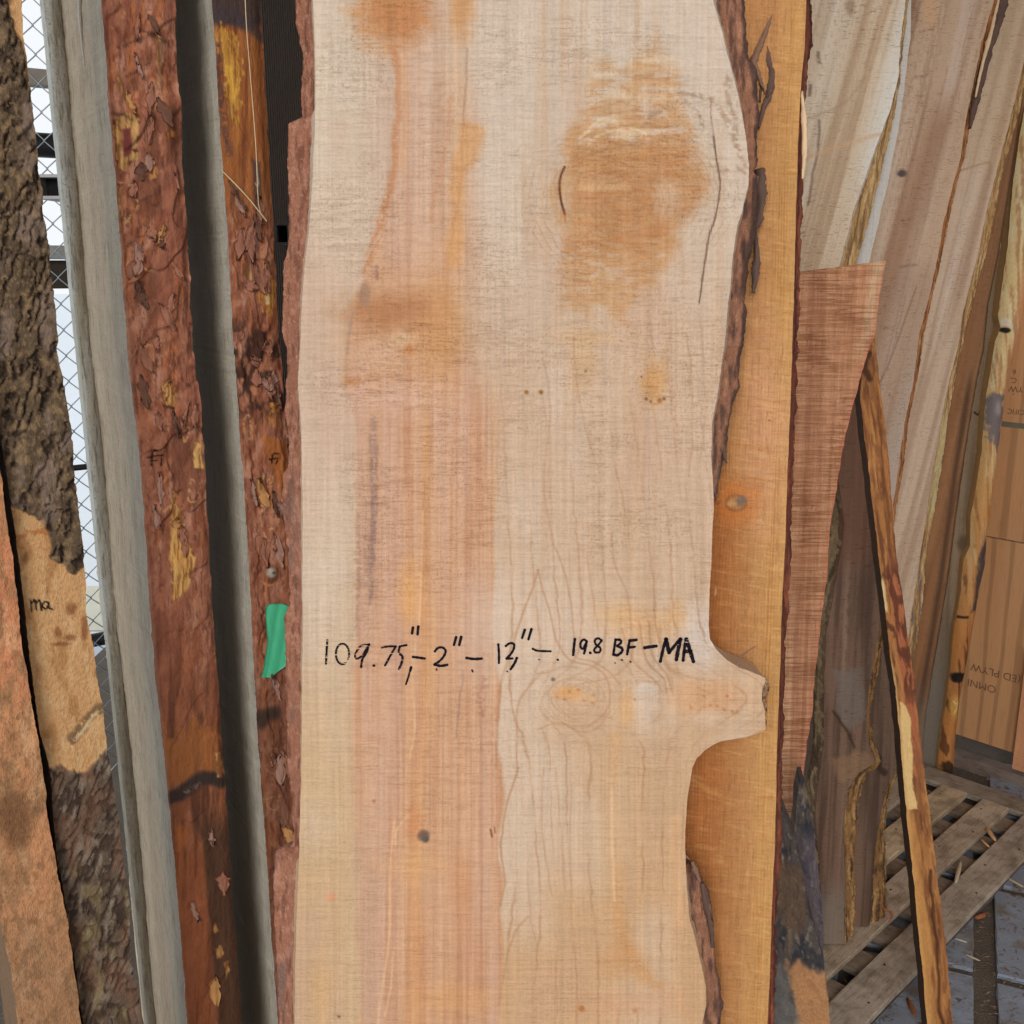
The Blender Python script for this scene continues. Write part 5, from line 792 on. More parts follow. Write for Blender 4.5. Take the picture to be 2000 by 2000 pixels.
# orange fir board behind the maple slab
PFB = Plane(1440, 1000, .94, 7, 0)
FR = [(1574, 0), (1572, 91), (1563, 181), (1558, 290), (1555, 399), (1552, 543), (1547, 680), (1543, 795), (1539, 904), (1534, 1049), (1526, 1193), (1523, 1325), (1517, 1481), (1514, 1626), (1508, 1771), (1503, 1916), (1499, 2000)]
def fir_col(X, Y, u, v):
    n = len(X); xr_ = np.interp(Y, [p[1] for p in FR], [p[0] for p in FR]); s = xr_-X
    c = C3((180, 130, 84), n); mixc(c, (158, 98, 54), ss(50, 140, s)*ss(850, 1050, Y)*.8); mixc(c, (194, 148, 92), (1-ss(20, 70, s))*.8)  # lower left darkened in colour for the maple slab's contact shadow
    blob(c, X, Y, 1495, 840, 42, 180, (204, 152, 116), .7, .8, .25, 3, 50)
    # growth lines
    ph = s/6.2+1.5*fbm(X/60, Y/300, 301, 2)+.8*np.exp(-((X-1437)/40)**2-((Y-982)/40)**2)*2; ln = ss(.25, .95, np.sin(ph*6.283)*.5+.5); am = np.interp(s, [0, 14, 22, 40, 90, 130, 200], [.1, .1, .45, .12, .15, .55, .6])*(.5+.5*ss(.35, .6, fbm(X/30, Y/200, 302, 2))); mixc(c, (150, 82, 36), ln*am*1.0)
    mixc(c, (232, 190, 124), ss(.55, .8, fbm((X+Y*.2)/40, (Y-X*.2)/4, 303, 3))*.22); mixc(c, (174, 108, 54), ss(.55, .8, fbm((X+Y*.2)/50, (Y-X*.2)/4, 304, 3))*.22)
    dk = np.hypot((X-1437)/1.25, Y-982); blob(c, X, Y, 1437, 982, 44, 40, (196, 112, 52), .6, .7, .3, 5); mixc(c, (132, 84, 48), (1-ss(1, 4, np.abs(dk-15+3*(fbm(X/8, Y/8, 9, 2)-.5))))*.7); blob(c, X, Y, 1437, 982, 18, 13, (160, 118, 80), .85, .5, .5, 6, 8); blob(c, X, Y, 1446, 978, 10, 10, (120, 104, 92), .8, .5, .5, 7); blob(c, X, Y, 1428, 984, 8, 6, (196, 150, 100), .7, .5, .5, 8)
    stroke(c, X, Y, [(1398, 975), (1400, 985), (1410, 978)], 2, (110, 66, 34), .6, 1.4); mixc(c, (60, 36, 20), (1-ss(.8, 2, np.hypot(X-1503, Y-821)))*.8); stroke(c, X, Y, [(1398, 1150), (1397, 1162)], 2, (226, 190, 140), .7, 1.4)
    return np.hstack([c, np.full((n, 1), .28)])
FRO = [(x+11+2*math.sin(i*2.1), y) for i, (x, y) in enumerate(FR)]; FRO = [(1583, -40)]+FRO+[(1510, 2040)]
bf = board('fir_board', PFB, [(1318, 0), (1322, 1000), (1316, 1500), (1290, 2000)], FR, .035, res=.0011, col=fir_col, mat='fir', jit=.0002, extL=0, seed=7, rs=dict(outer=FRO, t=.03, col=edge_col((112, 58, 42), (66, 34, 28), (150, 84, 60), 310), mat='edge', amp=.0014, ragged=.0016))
tag(bf['o'], 'orange straight-grained fir board with one knot, right behind the maple slab', 'wood board')
PALE = plain_mat('pale_bark_flake', (216, 186, 150), .8, ns=80); flat_strip('bark_flake', [(1566, 178), (1570, 230), (1571, 300), (1568, 350)], [3, 11, 10, 4], .912, PALE, bf['o'], bf['base'], .002)
# red cross-hatched board
PR6 = Plane(1600, 1000, 1.62, 6, 0)
def red_band(c, X, Y, u, v):
    xr_ = np.interp(Y, [p[1] for p in R6R], [p[0] for p in R6R]); mixc(c, (206, 168, 132), (1-ss(18, 30, xr_-X+4*(2*vn(Y/20, X*0, 3)-1)))*(1-ss(640, 720, Y))*.85); mixc(c, (198, 128, 98), (1-ss(4, 8, xr_-X))*.7)
R6R = [(1731, 509), (1717, 580), (1709, 652), (1697, 680), (1680, 741), (1662, 806), (1648, 867), (1633, 958), (1622, 1030), (1615, 1121), (1604, 1212), (1593, 1302), (1590, 1340), (1586, 1391), (1575, 1463), (1566, 1554), (1555, 1640)]
b6 = board('red_board', PR6, [(1548, 515), (1540, 1000), (1515, 1600)], R6R, .03, res=.0018, col=wood((196, 142, 106), (168, 114, 82), (214, 166, 130), 320, 9, 600, red_band, .75), mat='red', seed=8, top=[(1540, 534), (1559, 531), (1731, 509), (1745, 507)], wall=lambda ww, v, s: C3((150, 98, 70), len(ww)))
tag(b6['o'], 'reddish brown board with cross-hatched saw marks and slanted top beside the fir board', 'wood board')
# pale wide slab at the top right, and the strip of the next one
PR2 = Plane(1650, 300, 2.0, 6, 0)
def r2_band(c, X, Y, u, v):
    mixc(c, (176, 142, 112), ss(380, 560, Y-.1*X+100)*.5); mixc(c, (216, 214, 208), ss(1700, 1745, X+.25*(Y-150))*(1-ss(300, 420, Y))*.7); stroke(c, X, Y, [(1602, 235), (1597, 300), (1585, 350), (1578, 400)], 3, (110, 86, 74), .7, 3, 3); stroke(c, X, Y, [(1598, 100), (1600, 125)], 5, (104, 84, 70), .7, 3, 3, .4); stroke(c, X, Y, [(1584, 160), (1582, 185)], 5, (104, 84, 70), .7, 3, 3, .4)
    blob(c, X, Y, 1662, 12, 9, 16, (140, 112, 88), .6, .6, .4); stroke(c, X, Y, [(1570, 310), (1640, 285), (1720, 262)], 5, (206, 164, 126), .6, 5); stroke(c, X, Y, [(1690, 130), (1700, 100), (1710, 60)], 4, (166, 136, 108), .5, 4); stroke(c, X, Y, [(1585, 230), (1650, 200), (1690, 150)], 3, (166, 136, 108), .5, 4)
YEL = edge_col((186, 148, 98), (122, 92, 62), (212, 182, 134), 330)
R2R = [(1769, 0), (1758, 91), (1755, 150), (1737, 220), (1709, 290), (1684, 362), (1666, 417), (1640, 514), (1612, 620), (1570, 800)]
R2O = [(1776, -30), (1775, 0), (1764, 91), (1758, 156), (1748, 220), (1730, 300), (1712, 372), (1694, 440), (1671, 520), (1646, 620), (1600, 800)]
b7 = board('live_edge_slab', PR2, [(1520, 0), (1470, 400), (1400, 800)], R2R, .05, res=.0021, col=wood((208, 186, 160), (174, 144, 114), (220, 206, 190), 340, 18, 700, r2_band, .7, -.24), seed=9, rs=dict(outer=R2O, t=.035, col=YEL, res=.002, amp=.0016), zb=.02, zt=2.4)
tag(b7['o'], 'wide pale slab with yellow live edge at top right, behind the red board', 'wood slab', 'live-edge slabs leaning in the corner')
PR2b = Plane(1700, 300, 2.1, 6, 0)
R2bR = [(1780, 0), (1778, 72), (1769, 152), (1755, 254), (1733, 362), (1713, 446), (1698, 511), (1660, 700), (1630, 850)]
b8 = board('live_edge_slab', PR2b, [(1560, 0), (1420, 850)], R2bR, .05, res=.0024, col=wood((198, 192, 184), (178, 168, 156), (212, 206, 198), 350, 30, 500, None, .4), seed=10, zb=.02, zt=2.4, wall=lambda ww, v, s: C3((188, 150, 112), len(ww)))
tag(b8['o'], 'silvery slab showing only as a narrow strip beside the yellow live edge', 'wood slab', 'live-edge slabs leaning in the corner')
# medium maple slab
PR3 = Plane(1790, 600, 2.45, 6, 0)
def r3_band(c, X, Y, u, v):
    k = X+.32*(Y-400); mixc(c, (154, 116, 90), np.exp(-((k-1785)/28)**2)*ss(150, 260, Y)*.8); mixc(c, (192, 184, 178), ss(1850, 1905, k)*.55); mixc(c, (214, 166, 120), np.exp(-((X-1815)/14)**2)*ss(90, 20, Y)*.6); mixc(c, (150, 120, 100), ss(480, 560, Y)*.35); blob(c, X, Y, 1762, 339, 10, 7, (74, 66, 66), .9, .4, .3)
    stroke(c, X, Y, [(1712, 760), (1740, 700), (1790, 560)], 2, (118, 84, 64), .5, 2)
    for q in [(1760, 165), (1800, 150), (1795, 190), (1780, 238), (1740, 640), (1752, 770), (1775, 520), (1790, 480), (1810, 60), (1770, 430)]: stroke(c, X, Y, [(q[0]-14, q[1]+2), (q[0], q[1]-1), (q[0]+12, q[1]-3)], 3, (112, 88, 72), .5, 2.5, 5, .5, q[0])
R3R = [(1941, 0), (1916, 91), (1901, 163), (1883, 254), (1876, 308), (1861, 362), (1843, 435), (1831, 507), (1814, 580), (1796, 650), (1785, 741), (1767, 824), (1756, 904), (1746, 976), (1735, 1050), (1700, 1250)]
R3O = [(x+5+(2 if i % 3 else 5), y) for i, (x, y) in enumerate(R3R)]
ORG = edge_col((178, 120, 74), (104, 66, 40), (206, 154, 104), 360)
b9 = board('live_edge_slab', PR3, [(1740, 0), (1690, 500), (1590, 1250)], R3R, .05, res=.0025, col=wood((190, 160, 134), (146, 112, 88), (206, 184, 166), 370, 20, 700, r3_band, .85, -.20), seed=11, rs=dict(outer=R3O, t=.03, col=ORG, res=.0024, amp=.0012), zb=.02, zt=2.35)
tag(b9['o'], 'grey-brown maple slab with torn grain and dark bark hanging from its top right', 'wood slab', 'live-edge slabs leaning in the corner')
flat_strip('bark_strip', [(1962, -30), (1950, 20), (1930, 90), (1914, 160), (1902, 210), (1894, 250)], [22, 26, 20, 16, 14, 5], 2.40, BK, b9['o'], b9['base'], .008); flat_strip('bark_strip', [(1952, -10), (1936, 60), (1918, 130), (1905, 190)], [5, 8, 6, 3], 2.385, PALE, b9['o'], b9['base'], .004)
# next slab with the yellow edge
PR4 = Plane(1850, 700, 2.72, 6, 0)
R4R = [(2040, -30), (2000, 120), (1981, 203), (1963, 272), (1949, 326), (1930, 399), (1912, 489), (1898, 543), (1880, 616), (1871, 680), (1854, 741), (1840, 813), (1825, 904), (1811, 994), (1800, 1067), (1789, 1139), (1778, 1212), (1773, 1266), (1750, 1400)]
R4O = [(2056, -40), (2016, 120), (1996, 203), (1976, 272), (1960, 326), (1946, 399), (1928, 489), (1912, 543), (1893, 616), (1880, 680), (1866, 741), (1855, 795), (1840, 904), (1826, 994), (1812, 1067), (1806, 1139), (1796, 1230), (1785, 1284), (1765, 1400)]
def y4(X, Y, u, v, s):
    c = YEL(X, Y, u, v, s); mixc(c, (206, 196, 150), ss(760, 850, Y)*ss(1050, 960, Y)*.6); mixc(c, (110, 100, 110), ss(.55, .66, fbm(X/5, Y/60, 381, 2))*ss(1050, 1200, Y)*.8); return c
def r4_band(c, X, Y, u, v):
    stroke(c, X, Y, [(1870, 335), (1925, 318), (1935, 322), (1930, 350)], 2.5, (150, 116, 90), .6, 2); mixc(c, (196, 166, 130), (1-ss(300, 360, Y))*ss(1870, 1900, X)*.4)
b10 = board('live_edge_slab', PR4, [(1850, 0), (1780, 500), (1640, 1400)], R4R, .05, res=.0026, col=wood((198, 172, 148), (168, 138, 114), (210, 192, 174), 380, 22, 800, r4_band, .5, -.20), seed=12, rs=dict(outer=R4O, t=.035, col=y4, res=.0026, amp=.0016), zb=.02, zt=2.6)
tag(b10['o'], 'smooth pinkish-grey slab with long yellow live edge, left of the dark board', 'wood slab', 'live-edge slabs leaning in the corner')
# dark brown board, and the grey one behind the pale pole
PZ = .055
def onpl(px, py, z): q = onz(px, py, z); return float((q-CAM)@F)
PR5 = Plane(1800, 1532, onpl(1800, 1532, 0), 4, 0)
R5R = [(2030, 60), (2000, 181), (1981, 308), (1967, 399), (1949, 507), (1930, 598), (1922, 680), (1909, 741), (1894, 831), (1880, 922), (1865, 1030), (1851, 1139), (1836, 1230), (1820, 1325), (1807, 1409), (1803, 1481), (1800, 1530)]
def r5_band(c, X, Y, u, v):
    xr_ = np.interp(Y, [p[1] for p in R5R], [p[0] for p in R5R]); s = xr_-X; mixc(c, (70, 46, 32), np.exp(-((s-14)/6)**2)*ss(700, 780, Y)*.7); mixc(c, (66, 44, 32), (1-ss(1, 5, s))*.8); mixc(c, (150, 100, 62), np.exp(-((s-34)/9)**2)*.5); stroke(c, X, Y, [(1795, 1180), (1800, 1120), (1806, 1080)], 8, (92, 40, 28), .8, 4, 4); mixc(c, (116, 100, 84), ss(1300, 1420, Y)*.7)
b11 = board('dark_board', PR5, [(1930, 100), (1870, 500), (1770, 1000), (1740, 1530)], R5R, .045, res=.003, col=wood((138, 98, 66), (104, 70, 46), (164, 122, 84), 390, 20, 500, r5_band, .5, -.15), seed=13)
tag(b11['o'], 'dark brown board with a black streak, leaning left of the knotty pale pole', 'wood board')
PR5b = Plane(1836, 1510, onpl(1836, 1510, 0), 4, 0)
b12 = board('grey_board', PR5b, [(1960, 100), (1900, 700), (1830, 1200), (1795, 1530)], [(2060, 100), (1990, 600), (1940, 850), (1900, 1060), (1880, 1300), (1850, 1530)], .04, res=.0035, col=wood((134, 112, 88), (106, 86, 66), (152, 130, 104), 400, 30, 500, lambda c, X, Y, u, v: (mixc(c, (112, 104, 94), ss(1150, 1400, Y)*.8), stroke(c, X, Y, [(1903, 805), (1910, 810), (1916, 803), (1922, 810)], 3, (36, 26, 22), .9, 1.4), blob(c, X, Y, 1885, 1062, 14, 16, (84, 66, 50), .7, .6, .4)), .35), seed=14)
tag(b12['o'], 'grey-brown board standing directly behind the knotty pale pole', 'wood board')
# knotty pale pole
q0 = onz(1848, 1521, .0); dq = float((q0-CAM)@F); PR10 = Plane(1848, 1521, dq, 3, 0)
R10L = [(2010, 200), (2000, 254), (1985, 362), (1974, 489), (1963, 562), (1956, 616), (1961, 641), (1950, 668), (1941, 722), (1930, 795), (1923, 885), (1912, 958), (1901, 1012), (1901, 1070), (1888, 1096), (1880, 1175), (1869, 1230), (1862, 1310), (1851, 1391), (1840, 1463), (1834, 1521)]
R10R = [(2090, 200), (2040, 420), (2000, 634), (1988, 680), (1974, 741), (1967, 795), (1956, 875), (1949, 940), (1941, 1012), (1934, 1041), (1930, 1103), (1916, 1175), (1909, 1212), (1893, 1302), (1880, 1372), (1872, 1445), (1869, 1503), (1864, 1521)]
def pole_col(X, Y, u, v):
    n = len(X); lo = ss(900, 1300, Y); c = C3((214, 186, 134), n); mixc(c, (196, 140, 80), ss(640, 1000, Y)*.75); mixc(c, (176, 112, 58), lo*.8); mixc(c, (222, 206, 166), ss(.5, .7, fbm(X/8, Y/90, 411, 3))*(1-lo)*.7); mixc(c, (160, 104, 66), ss(.55, .7, fbm(X/5, Y/70, 412, 3))*.6); mixc(c, (92, 56, 34), ss(.6, .72, fbm(X/7, Y/40, 413, 3))*lo*.8)
    ax_ = np.interp(Y, [p[1] for p in R10L], [p[0] for p in R10L]); s = X-ax_; mixc(c, (214, 152, 112), ss(26, 34, s)*(1-ss(700, 900, Y))*.7)
    blob(c, X, Y, 1966, 645, 8, 5, (34, 26, 22), .95, .3, .3); blob(c, X, Y, 1968, 630, 8, 8, (226, 210, 190), .8, .4, .3); poly(c, X, Y, [(1935, 770), (1965, 775), (1966, 810), (1962, 850), (1954, 885), (1946, 890), (1938, 860), (1928, 838)], (112, 104, 108), .9, 4, 12, 9, 4); blob(c, X, Y, 1950, 795, 8, 16, (176, 166, 160), .6, .6, .6)
    stroke(c, X, Y, [(1942, 900), (1936, 940), (1934, 1000)], 3, (206, 170, 110), .7, 2, 3, .4); poly(c, X, Y, [(1922, 1060), (1934, 1050), (1930, 1110), (1918, 1150), (1908, 1190), (1898, 1195), (1904, 1140), (1912, 1100)], (66, 60, 62), .85, 3, 5, 10, 5); stroke(c, X, Y, [(1870, 1208), (1890, 1206)], 4, (46, 32, 26), .9, 2, 2); blob(c, X, Y, 1872, 1324, 14, 9, (34, 24, 20), .95, .4, .5, 4, 8); stroke(c, X, Y, [(1866, 1330), (1870, 1318), (1892, 1322)], 6, (30, 22, 18), .9, 3, 2)
    blob(c, X, Y, 1866, 1380, 9, 22, (206, 158, 80), .8, .5, .4); stroke(c, X, Y, [(1862, 1370), (1868, 1375), (1872, 1372), (1868, 1385), (1864, 1392)], 1.6, (228, 200, 140), .8, 1); poly(c, X, Y, [(1842, 1490), (1856, 1486), (1866, 1492), (1868, 1530), (1834, 1530)], (50, 34, 24), .85, 4, 6, 8, 6); return c
def pole_disp(X, Y, u, v):
    a = np.interp(Y, [p[1] for p in R10L], [p[0] for p in R10L]); b = np.interp(Y, [p[1] for p in R10R], [p[0] for p in R10R]); s = np.clip((X-a)/(b-a), 0, 1)*2-1
    return -.022*np.abs(s)**2.2+.004*(fbm(X/10, Y/40, 421, 3)-.5)
b13 = board('peeled_pole', PR10, R10L, R10R, .055, res=.0026, col=pole_col, disp=pole_disp, mat='edge', wall=lambda ww, v, s: C3((172, 132, 84), len(ww)), seed=15, zb=.003, zt=3.0)
tag(b13['o'], 'knotty peeled pale pole leaning against the plywood corner at far right', 'wood pole')
# two brown slabs standing on the pallet
d8 = onpl(1649, 1847, PZ); PR8 = Plane(1649, 1847, d8, 5, 0)
R8R = [(1670, 730), (1690, 870), (1712, 1000), (1722, 1120), (1716, 1230), (1702, 1315), (1691, 1391), (1695, 1452), (1711, 1486), (1700, 1497), (1677, 1510), (1653, 1546), (1644, 1626), (1651, 1699), (1648, 1807), (1649, 1847)]
R8O = [(1742, 1180), (1727, 1250), (1713, 1315), (1699, 1391), (1706, 1452), (1722, 1486), (1712, 1499), (1694, 1512), (1677, 1560), (1670, 1662), (1670, 1753), (1666, 1836), (1665, 1847)]
R8L = [(1590, 700), (1640, 950), (1650, 1030), (1641, 1085), (1630, 1157), (1615, 1230), (1610, 1325), (1610, 1391), (1609, 1456), (1600, 1517), (1592, 1590), (1604, 1735), (1608, 1829), (1608, 1847)]
def r8_band(c, X, Y, u, v):
    mixc(c, (120, 108, 100), polymask(X, Y, [(1630, 1310), (1680, 1300), (1690, 1400), (1660, 1430), (1636, 1390)], 6, 8)*.7); mixc(c, (148, 116, 84), polymask(X, Y, [(1620, 1480), (1700, 1470), (1712, 1490), (1670, 1520), (1640, 1530)], 6, 8)*.6); mixc(c, (132, 122, 110), ss(1700, 1780, Y)*.6); stroke(c, X, Y, [(1630, 1390), (1650, 1420), (1668, 1460)], 4, (56, 40, 32), .7, 3, 4); mixc(c, (118, 78, 58), (1-ss(1050, 1150, Y))*.55)
LE8 = edge_col((150, 110, 68), (74, 52, 36), (188, 148, 96), 430)
MOSS = edge_col((136, 116, 88), (76, 62, 48), (164, 142, 108), 435)
b14 = board('live_edge_slab', PR8, R8L, R8R, .05, res=.0024, col=wood((122, 94, 76), (84, 62, 50), (144, 118, 98), 440, 14, 300, r8_band, .9), seed=16, zb=PZ+.004, top=[(1400, 738), (1900, 738)], extL=0, extR=0, rs=dict(outer=R8O, t=.035, col=LE8, res=.0022, amp=.003, mat='rbark'), ls=dict(outer=[(1615, 940), (1622, 1000), (1612, 1100), (1600, 1180), (1590, 1240), (1590, 1325), (1588, 1456), (1578, 1517), (1572, 1600), (1580, 1720), (1590, 1847)], t=.035, col=MOSS, res=.0022, amp=.003, mat='rbark'))
tag(b14['o'], 'brown forked slab with yellow live edge standing on the pallet beside the red board', 'wood slab', 'live-edge slabs leaning in the corner')
PR8b = Plane(1691, 1843, onpl(1691, 1850, PZ)+.075, 5, 0)
R8bR = [(1722, 940), (1738, 1080), (1752, 1250), (1760, 1400), (1760, 1490), (1750, 1507), (1735, 1528), (1720, 1590), (1706, 1662), (1699, 1771), (1691, 1850)]
R8bO = [(1764, 1470), (1762, 1507), (1744, 1532), (1733, 1575), (1728, 1626), (1730, 1699), (1732, 1771), (1725, 1850)]
b15 = board('live_edge_slab', PR8b, [(1640, 940), (1640, 1400), (1635, 1850)], R8bR, .05, res=.0024, col=wood((118, 92, 74), (84, 62, 50), (136, 112, 92), 450, 14, 300, lambda c, X, Y, u, v: stroke(c, X, Y, [(1716, 1480), (1718, 1500), (1730, 1510)], 9, (60, 42, 32), .8, 5, 6), .55), seed=17, zb=PZ+.004, top=[(1500, 945), (1900, 945)], extL=0, extR=0, rs=dict(outer=R8bO, t=.04, col=LE8, res=.0022, amp=.003, mat='rbark'))
tag(b15['o'], 'second brown slab on the pallet, behind the forked one, with split yellow edge', 'wood slab', 'live-edge slabs leaning in the corner')
# long stick leaning across
dS = onpl(1838, 2075, 0); PS = Plane(1838, 2075, dS, 3, 0)
SLf = [(1690, 640), (1684, 722), (1680, 770), (1688, 849), (1699, 940), (1709, 1030), (1720, 1121), (1728, 1193), (1738, 1284), (1746, 1325), (1756, 1427), (1767, 1554), (1782, 1699), (1800, 1880), (1811, 2000)]
SRt = [(1706, 640), (1720, 759), (1731, 838), (1740, 958), (1747, 1049), (1756, 1121), (1767, 1193), (1778, 1284), (1785, 1325), (1796, 1427), (1811, 1554), (1829, 1699), (1847, 1843), (1861, 2000)]
def stick_col(X, Y, u, v):
    n = len(X); a = np.interp(Y, [p[1] for p in SLf], [p[0] for p in SLf]); b = np.interp(Y, [p[1] for p in SRt], [p[0] for p in SRt]); s = (X-a)/(b-a)
    c = C3((170, 114, 66), n); mixc(c, (196, 140, 82), ss(.5, .7, fbm(s*5, Y/80, 461, 3))*.7); mixc(c, (120, 74, 44), ss(.54, .7, fbm(s*9, Y/60, 462, 3))*.8); mixc(c, (176, 100, 70), ss(1060, 1140, Y)*(1-ss(1420, 1560, Y))*ss(.25, .5, s)*.7)
    bkm = ss(1080, 1130, Y)*(1-ss(1340, 1380, Y)); ck = ss(.6, .75, ridge(s*4, Y/50, 463, 3)); mixc(c, (86, 48, 36), ck*(.4+.6*bkm)*.75)
    m = polymask(X, Y, [(1757, 1370), (1770, 1378), (1778, 1400), (1782, 1470), (1784, 1540), (1792, 1580), (1770, 1580), (1762, 1480)], 1.5, 3, 9, 4); mixc(c, (228, 190, 128), m); mixc(c, (222, 190, 136), (1-ss(.10, .22, s))*ss(1120, 1140, Y)*(1-ss(1190, 1200, Y)));  mixc(c, (214, 170, 112), (1-ss(.05, .16, s))*ss(1280, 1300, Y)*.8)
    mixc(c, (206, 148, 84), ss(1560, 1620, Y)*(1-ss(.2, .6, s+.3*(fbm(X/9, Y/50, 464, 2)-.5)))*.75); stroke(c, X, Y, [(1818, 1700), (1822, 1800), (1830, 1860), (1834, 1960), (1845, 2010)], 4, (80, 46, 26), .85, 3, 4); stroke(c, X, Y, [(1696, 690), (1690, 720), (1700, 740)], 9, (60, 36, 24), .8, 5, 5); return c
b16 = board('leaning_stick', PS, SLf, SRt, .034, res=.0018, col=stick_col, disp=lambda X, Y, u, v: .006*(fbm(X/16, Y/60, 466, 4)-.5)+.003*(ridge(X/9, Y/50, 467, 3)-.5), mat='edge', wmat='weath', wall=lambda ww, v, s: C3((66, 46, 32), len(ww)), seed=18, zb=.003, zt=1.52, front_child='bark_face')
tag(b16['o'], 'long thin offcut stick with split bark leaning across in front of the pallet', 'wood stick')
# weathered bark pieces at the foot of the fir board
def log_col(seed, tanfrom, tan):
    def f(X, Y, u, v):
        c = C3((84, 76, 72), len(X)); mixc(c, (52, 52, 58), ss(.45, .65, fbm(X/18, Y/34, seed, 4))*.85); mixc(c, (126, 104, 84), ss(.54, .72, fbm(X/16, Y/60, seed+3, 4))*.8); mixc(c, (150, 136, 120), ss(.62, .74, fbm(X/6, Y/14, seed+6, 3))*.6)
        if tan:
            mixc(c, (196, 140, 92), polymask(X, Y, [(1540, 1880), (1560, 1870), (1590, 1900), (1618, 1890), (1630, 2060), (1560, 2060), (1552, 1960)], 8, 14, 14)*.85); mixc(c, (112, 108, 104), polymask(X, Y, [(1480, 1880), (1530, 1890), (1556, 1980), (1570, 2060), (1480, 2060)], 8, 10)*.8); mixc(c, (104, 80, 62), polymask(X, Y, [(1520, 1690), (1570, 1690), (1585, 1790), (1560, 1830), (1520, 1790)], 10, 12)*.7)
        else: mixc(c, (104, 92, 104), ss(1600, 1660, Y)*.5)
        return c
    return f
PA = Plane(1550, 1800, 1.42, 4, -10); PB = Plane(1580, 1700, 1.5, 4, -10)
ldisp = lambda sd: (lambda X, Y, u, v: .012*(fbm(X/40, Y/80, sd, 4)-.5)+.005*(ridge(X/14, Y/30, sd+1, 3)-.5))
tagA = board('bark_log', PA, [(1526, 1583), (1500, 1640), (1470, 1800), (1460, 2000)], [(1529, 1583), (1537, 1605), (1548, 1630), (1558, 1664), (1566, 1700), (1580, 1770), (1596, 1830), (1608, 1880), (1619, 1950), (1620, 2000)], .06, res=.002, col=log_col(471, 0, True), disp=ldisp(475), mat='rbark', seed=19, top=[(1500, 1583), (1640, 1583)], extL=0, extR=0)
tag(tagA['o'], 'weathered log piece with black bark and tan torn foot at the fir board', 'log')
tagB = board('bark_log', PB, [(1562, 1526), (1556, 1560), (1550, 1640), (1530, 1800)], [(1571, 1524), (1577, 1554), (1590, 1615), (1593, 1662), (1600, 1720), (1606, 1771), (1608, 1836), (1610, 1900), (1612, 2000)], .05, res=.002, col=log_col(481, 0, False), disp=ldisp(485), mat='rbark', seed=20, top=[(1540, 1524), (1640, 1524)], extL=0, extR=0)
tag(tagB['o'], 'pointed purple-grey bark sliver standing behind the black-barked log', 'log')

# ------------------------------------------------------------------ pallet and debris
def zc(a, b): return onz(1300+a*.3623, 1300+b*.3623, PZ)
prs = [(zc(1495, 640), zc(1610, 690)), (zc(1720, 720), zc(1830, 770)), (zc(1932, 830), zc(1932, 1000))]
cB = [((p@B), (q@B)) for p, q in prs]; pitch = .5*((sum(cB[2])-sum(cB[0]))/2); ctr = [sum(c)/2 for c in cB]; wdt = .076
ctr = [ctr[0]-pitch, ctr[0], ctr[1], ctr[2]]
aE = float(prs[0][0]@A)+.0; L_ = 1.25
pb = A*(aE-L_/2)+B*(.5*(ctr[0]+ctr[-1])); pb = np.array([pb[0], pb[1], 0]); pallet = empty('pallet', pb); tag(pallet, 'grey wooden pallet lying on the floor at the lower right', 'pallet')
PGREY = wood_mat('pallet_wood', dash=(300, 30), th=(.54, .70), speck=.9, bump=.7, vert=1.5, blotch=.75)
ends = [.02, 0, .035, .06]
for i, c0 in enumerate(ctr):
    w_ = wdt*(1.12 if i == 3 else 1.0); o_ = A*(aE-L_+.0)+B*(c0-w_/2); o_ = np.array([o_[0], o_[1], PZ-.016]); box('slat', o_, A*(L_+ends[i]*0), B*w_, (0, 0, .016), PGREY, pallet, pb, .002, i+31, .0006, [(176, 160, 142), (198, 176, 146), (190, 170, 148), (172, 158, 142)][i])
c0, c1 = ctr[0]-wdt/2, ctr[-1]+wdt*.56
for j, a0 in enumerate(np.arange(.03, L_-.02, .142)):
    o_ = A*(aE-a0-.075)+B*c0; o_ = np.array([o_[0], o_[1], PZ-.036]); box('cross_board', o_, B*(c1-c0-.012), A*.075, (0, 0, .018), PGREY, pallet, pb, .002, j+51, .0006, (146, 130, 114))
for j, cc in enumerate((c0+.004, .5*(c0+c1)-.02, c1-.05)):
    o_ = A*(aE-L_+.01)+B*cc; o_ = np.array([o_[0], o_[1], .004]); box('runner', o_, A*(L_-.02), B*.04, (0, 0, PZ-.042), PGREY, pallet, pb, .003, j+71, .0006, (96, 86, 78))
o_ = A*(aE+.004)+B*(c0-.02); o_ = np.array([o_[0], o_[1], PZ-.020]); box('end_board', o_, A*.085, B*(c1-c0+.05), (0, 0, .018), PGREY, pallet, pb, .002, 81, .0006, (160, 146, 130))
NAIL = plain_mat('rusty_nail', (60, 44, 36), .7, .4)
for i, c0_ in enumerate(ctr):
    for j, a0 in enumerate(np.arange(.065, L_-.02, .142)):
        p = A*(aE-a0)+B*(c0_+(.018 if j % 2 else -.016)); tube('nail', [(p[0], p[1], PZ-.004), (p[0], p[1], PZ+.0012), (p[0], p[1], PZ+.0014)], [.0028, .0028, .0004], NAIL, pallet, pb, 8)
SPL = [plain_mat('fresh_splinter', (206, 158, 104), .7, ns=120, sc3=(1, 1, 1)), plain_mat('pale_splinter', (192, 170, 140), .7, ns=120), plain_mat('rust_splinter', (150, 88, 50), .8, ns=120)]
rg = random.Random(5)
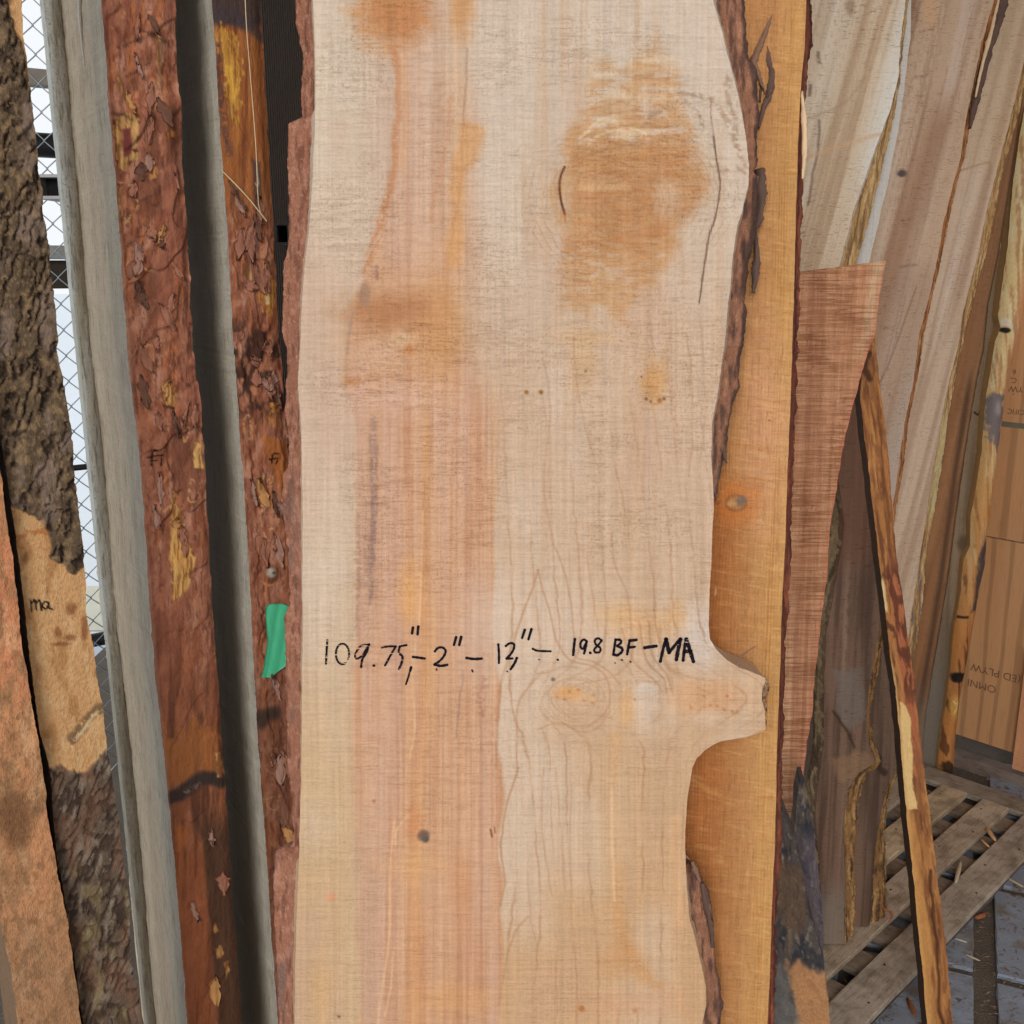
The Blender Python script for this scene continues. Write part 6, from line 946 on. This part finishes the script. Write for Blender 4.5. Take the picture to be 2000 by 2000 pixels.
def splinter(p, ang, L, w_, mt, tilt=.0, lab=None):
    d_ = np.array([math.cos(ang)*math.cos(tilt), math.sin(ang)*math.cos(tilt), math.sin(tilt)]); sd = np.array([-math.sin(ang), math.cos(ang), 0]); up = np.cross(d_, sd); V = []
    for t, k in ((0, .25), (.12, .9), (.5, 1.0), (.85, .8), (1, .15)):
        c = p+d_*L*t; j = 1+.2*(rg.random()-.5); V += [c-sd*w_*.5*k*j, c+up*w_*.35*k, c+sd*w_*.5*k*j, c]
    Fc = [[i*4+k, i*4+(k+1) % 4, (i+1)*4+(k+1) % 4, (i+1)*4+k] for i in range(4) for k in range(4)]+[[3, 2, 1, 0], [16, 17, 18, 19]]
    V = np.array(V); V[:, 2] += max(0, p[2]-V[:, 2].min()); o = link('wood_splinter', V, Fc, mt, None, V[V[:, 2].argmin()], smooth=False)
    return tag(o, lab, 'splinter', 'splinters on the pallet and floor') if lab else o
def kz(x, y, z): return onz(1600+x*.2692, 1480+y*.2692, z)
for (x0, y0), (x1, y1), w_, m_, lab in [((1215, 505), (1280, 605), .014, 0, 'bright split chip bridging two pallet slats near the wall'), ((1175, 590), (1235, 650), .009, 0, 'short golden chip between slats, beside the bright split chip'), ((990, 910), (1030, 745), .011, 1, 'pale pointed splinter standing in the middle pallet gap'), ((980, 1310), (1075, 1340), .008, 1, 'pale splinter on the floor just beside the leaning stick'), ((1130, 1165), (1210, 1130), .018, 2, 'rusty orange chip on the blue-grey paver'), ((1060, 1425), (1170, 1475), .007, 1, 'thin white splinter lying on a blue-grey paver'), ((1345, 860), (1486, 940), .010, 1, 'long pale splinter on the floor at the right edge'), ((640, 1740), (700, 1880), .012, 2, 'brown curled bark piece on the paver left of the stick foot'), ((485, 1345), (530, 1410), .008, 2, 'rusty splinter in the pallet gap at the slab foot')]:
    zz_ = PZ+.001 if y0 < 950 and x0 > 600 and (x0, y0) != (1345, 860) else .014; a, b = kz(x0, y0, zz_), kz(x1, y1, zz_); splinter(a, math.atan2(*(b-a)[1::-1]), float(np.linalg.norm(b-a)), w_, SPL[m_], 0, lab)
curl = [kz(450, 1065, PZ+.06), kz(480, 1105, PZ+.055), kz(515, 1115, PZ+.045), kz(528, 1150, PZ+.03), kz(505, 1190, PZ+.02)]
tag(flat_strip('bark_curl', [(1721, 1767), (1729, 1777), (1739, 1781), (1742, 1790), (1736, 1801)], [4, 5, 6, 5, 2], d8-.03, SPL[2], None, None, .001), 'curled strip of brown bark hanging off the second slab on the pallet', 'bark')
# crumbs and sawdust
CV = []; CF = []; co = 0; rs_ = np.random.RandomState(11)
for i in range(4200):
    x = rs_.uniform(.45, 1.7); y = rs_.uniform(1.35, 3.0); z = .0015
    L, w_, a = rs_.uniform(.003, .026)**1.0, rs_.uniform(.0012, .005), rs_.uniform(0, 6.28); q = np.array([x, y, z]); e = np.array([math.cos(a), math.sin(a), 0]); f = np.array([-e[1], e[0], 0])
    on = (q@A < aE and q@A > aE-L_ and any(abs(q@B-c) < wdt*.48 for c in ctr)); q[2] = PZ+.0006 if on and i % 2 == 0 else .0135
    if on and q[2] < .1: continue
    CV += [q-e*L/2, q+f*w_/2, q+e*L/2, q-f*w_/2, q+[0, 0, w_*.5]]; CF += [[co, co+3, co+4, co+4], [co+3, co+2, co+4, co+4], [co+2, co+1, co+4, co+4], [co+1, co, co+4, co+4]]; co += 5
CF = np.array(CF)[:, :3]; sd = link('sawdust_crumbs', np.array(CV), CF, plain_mat('crumbs', (128, 104, 80), .9, ns=14, amp=.75), None, (1.0, 2.0, 0), smooth=False); sd['kind'] = 'stuff'; sd['label'] = 'scattered wood crumbs and shavings on the floor'; sd['category'] = 'wood chips'
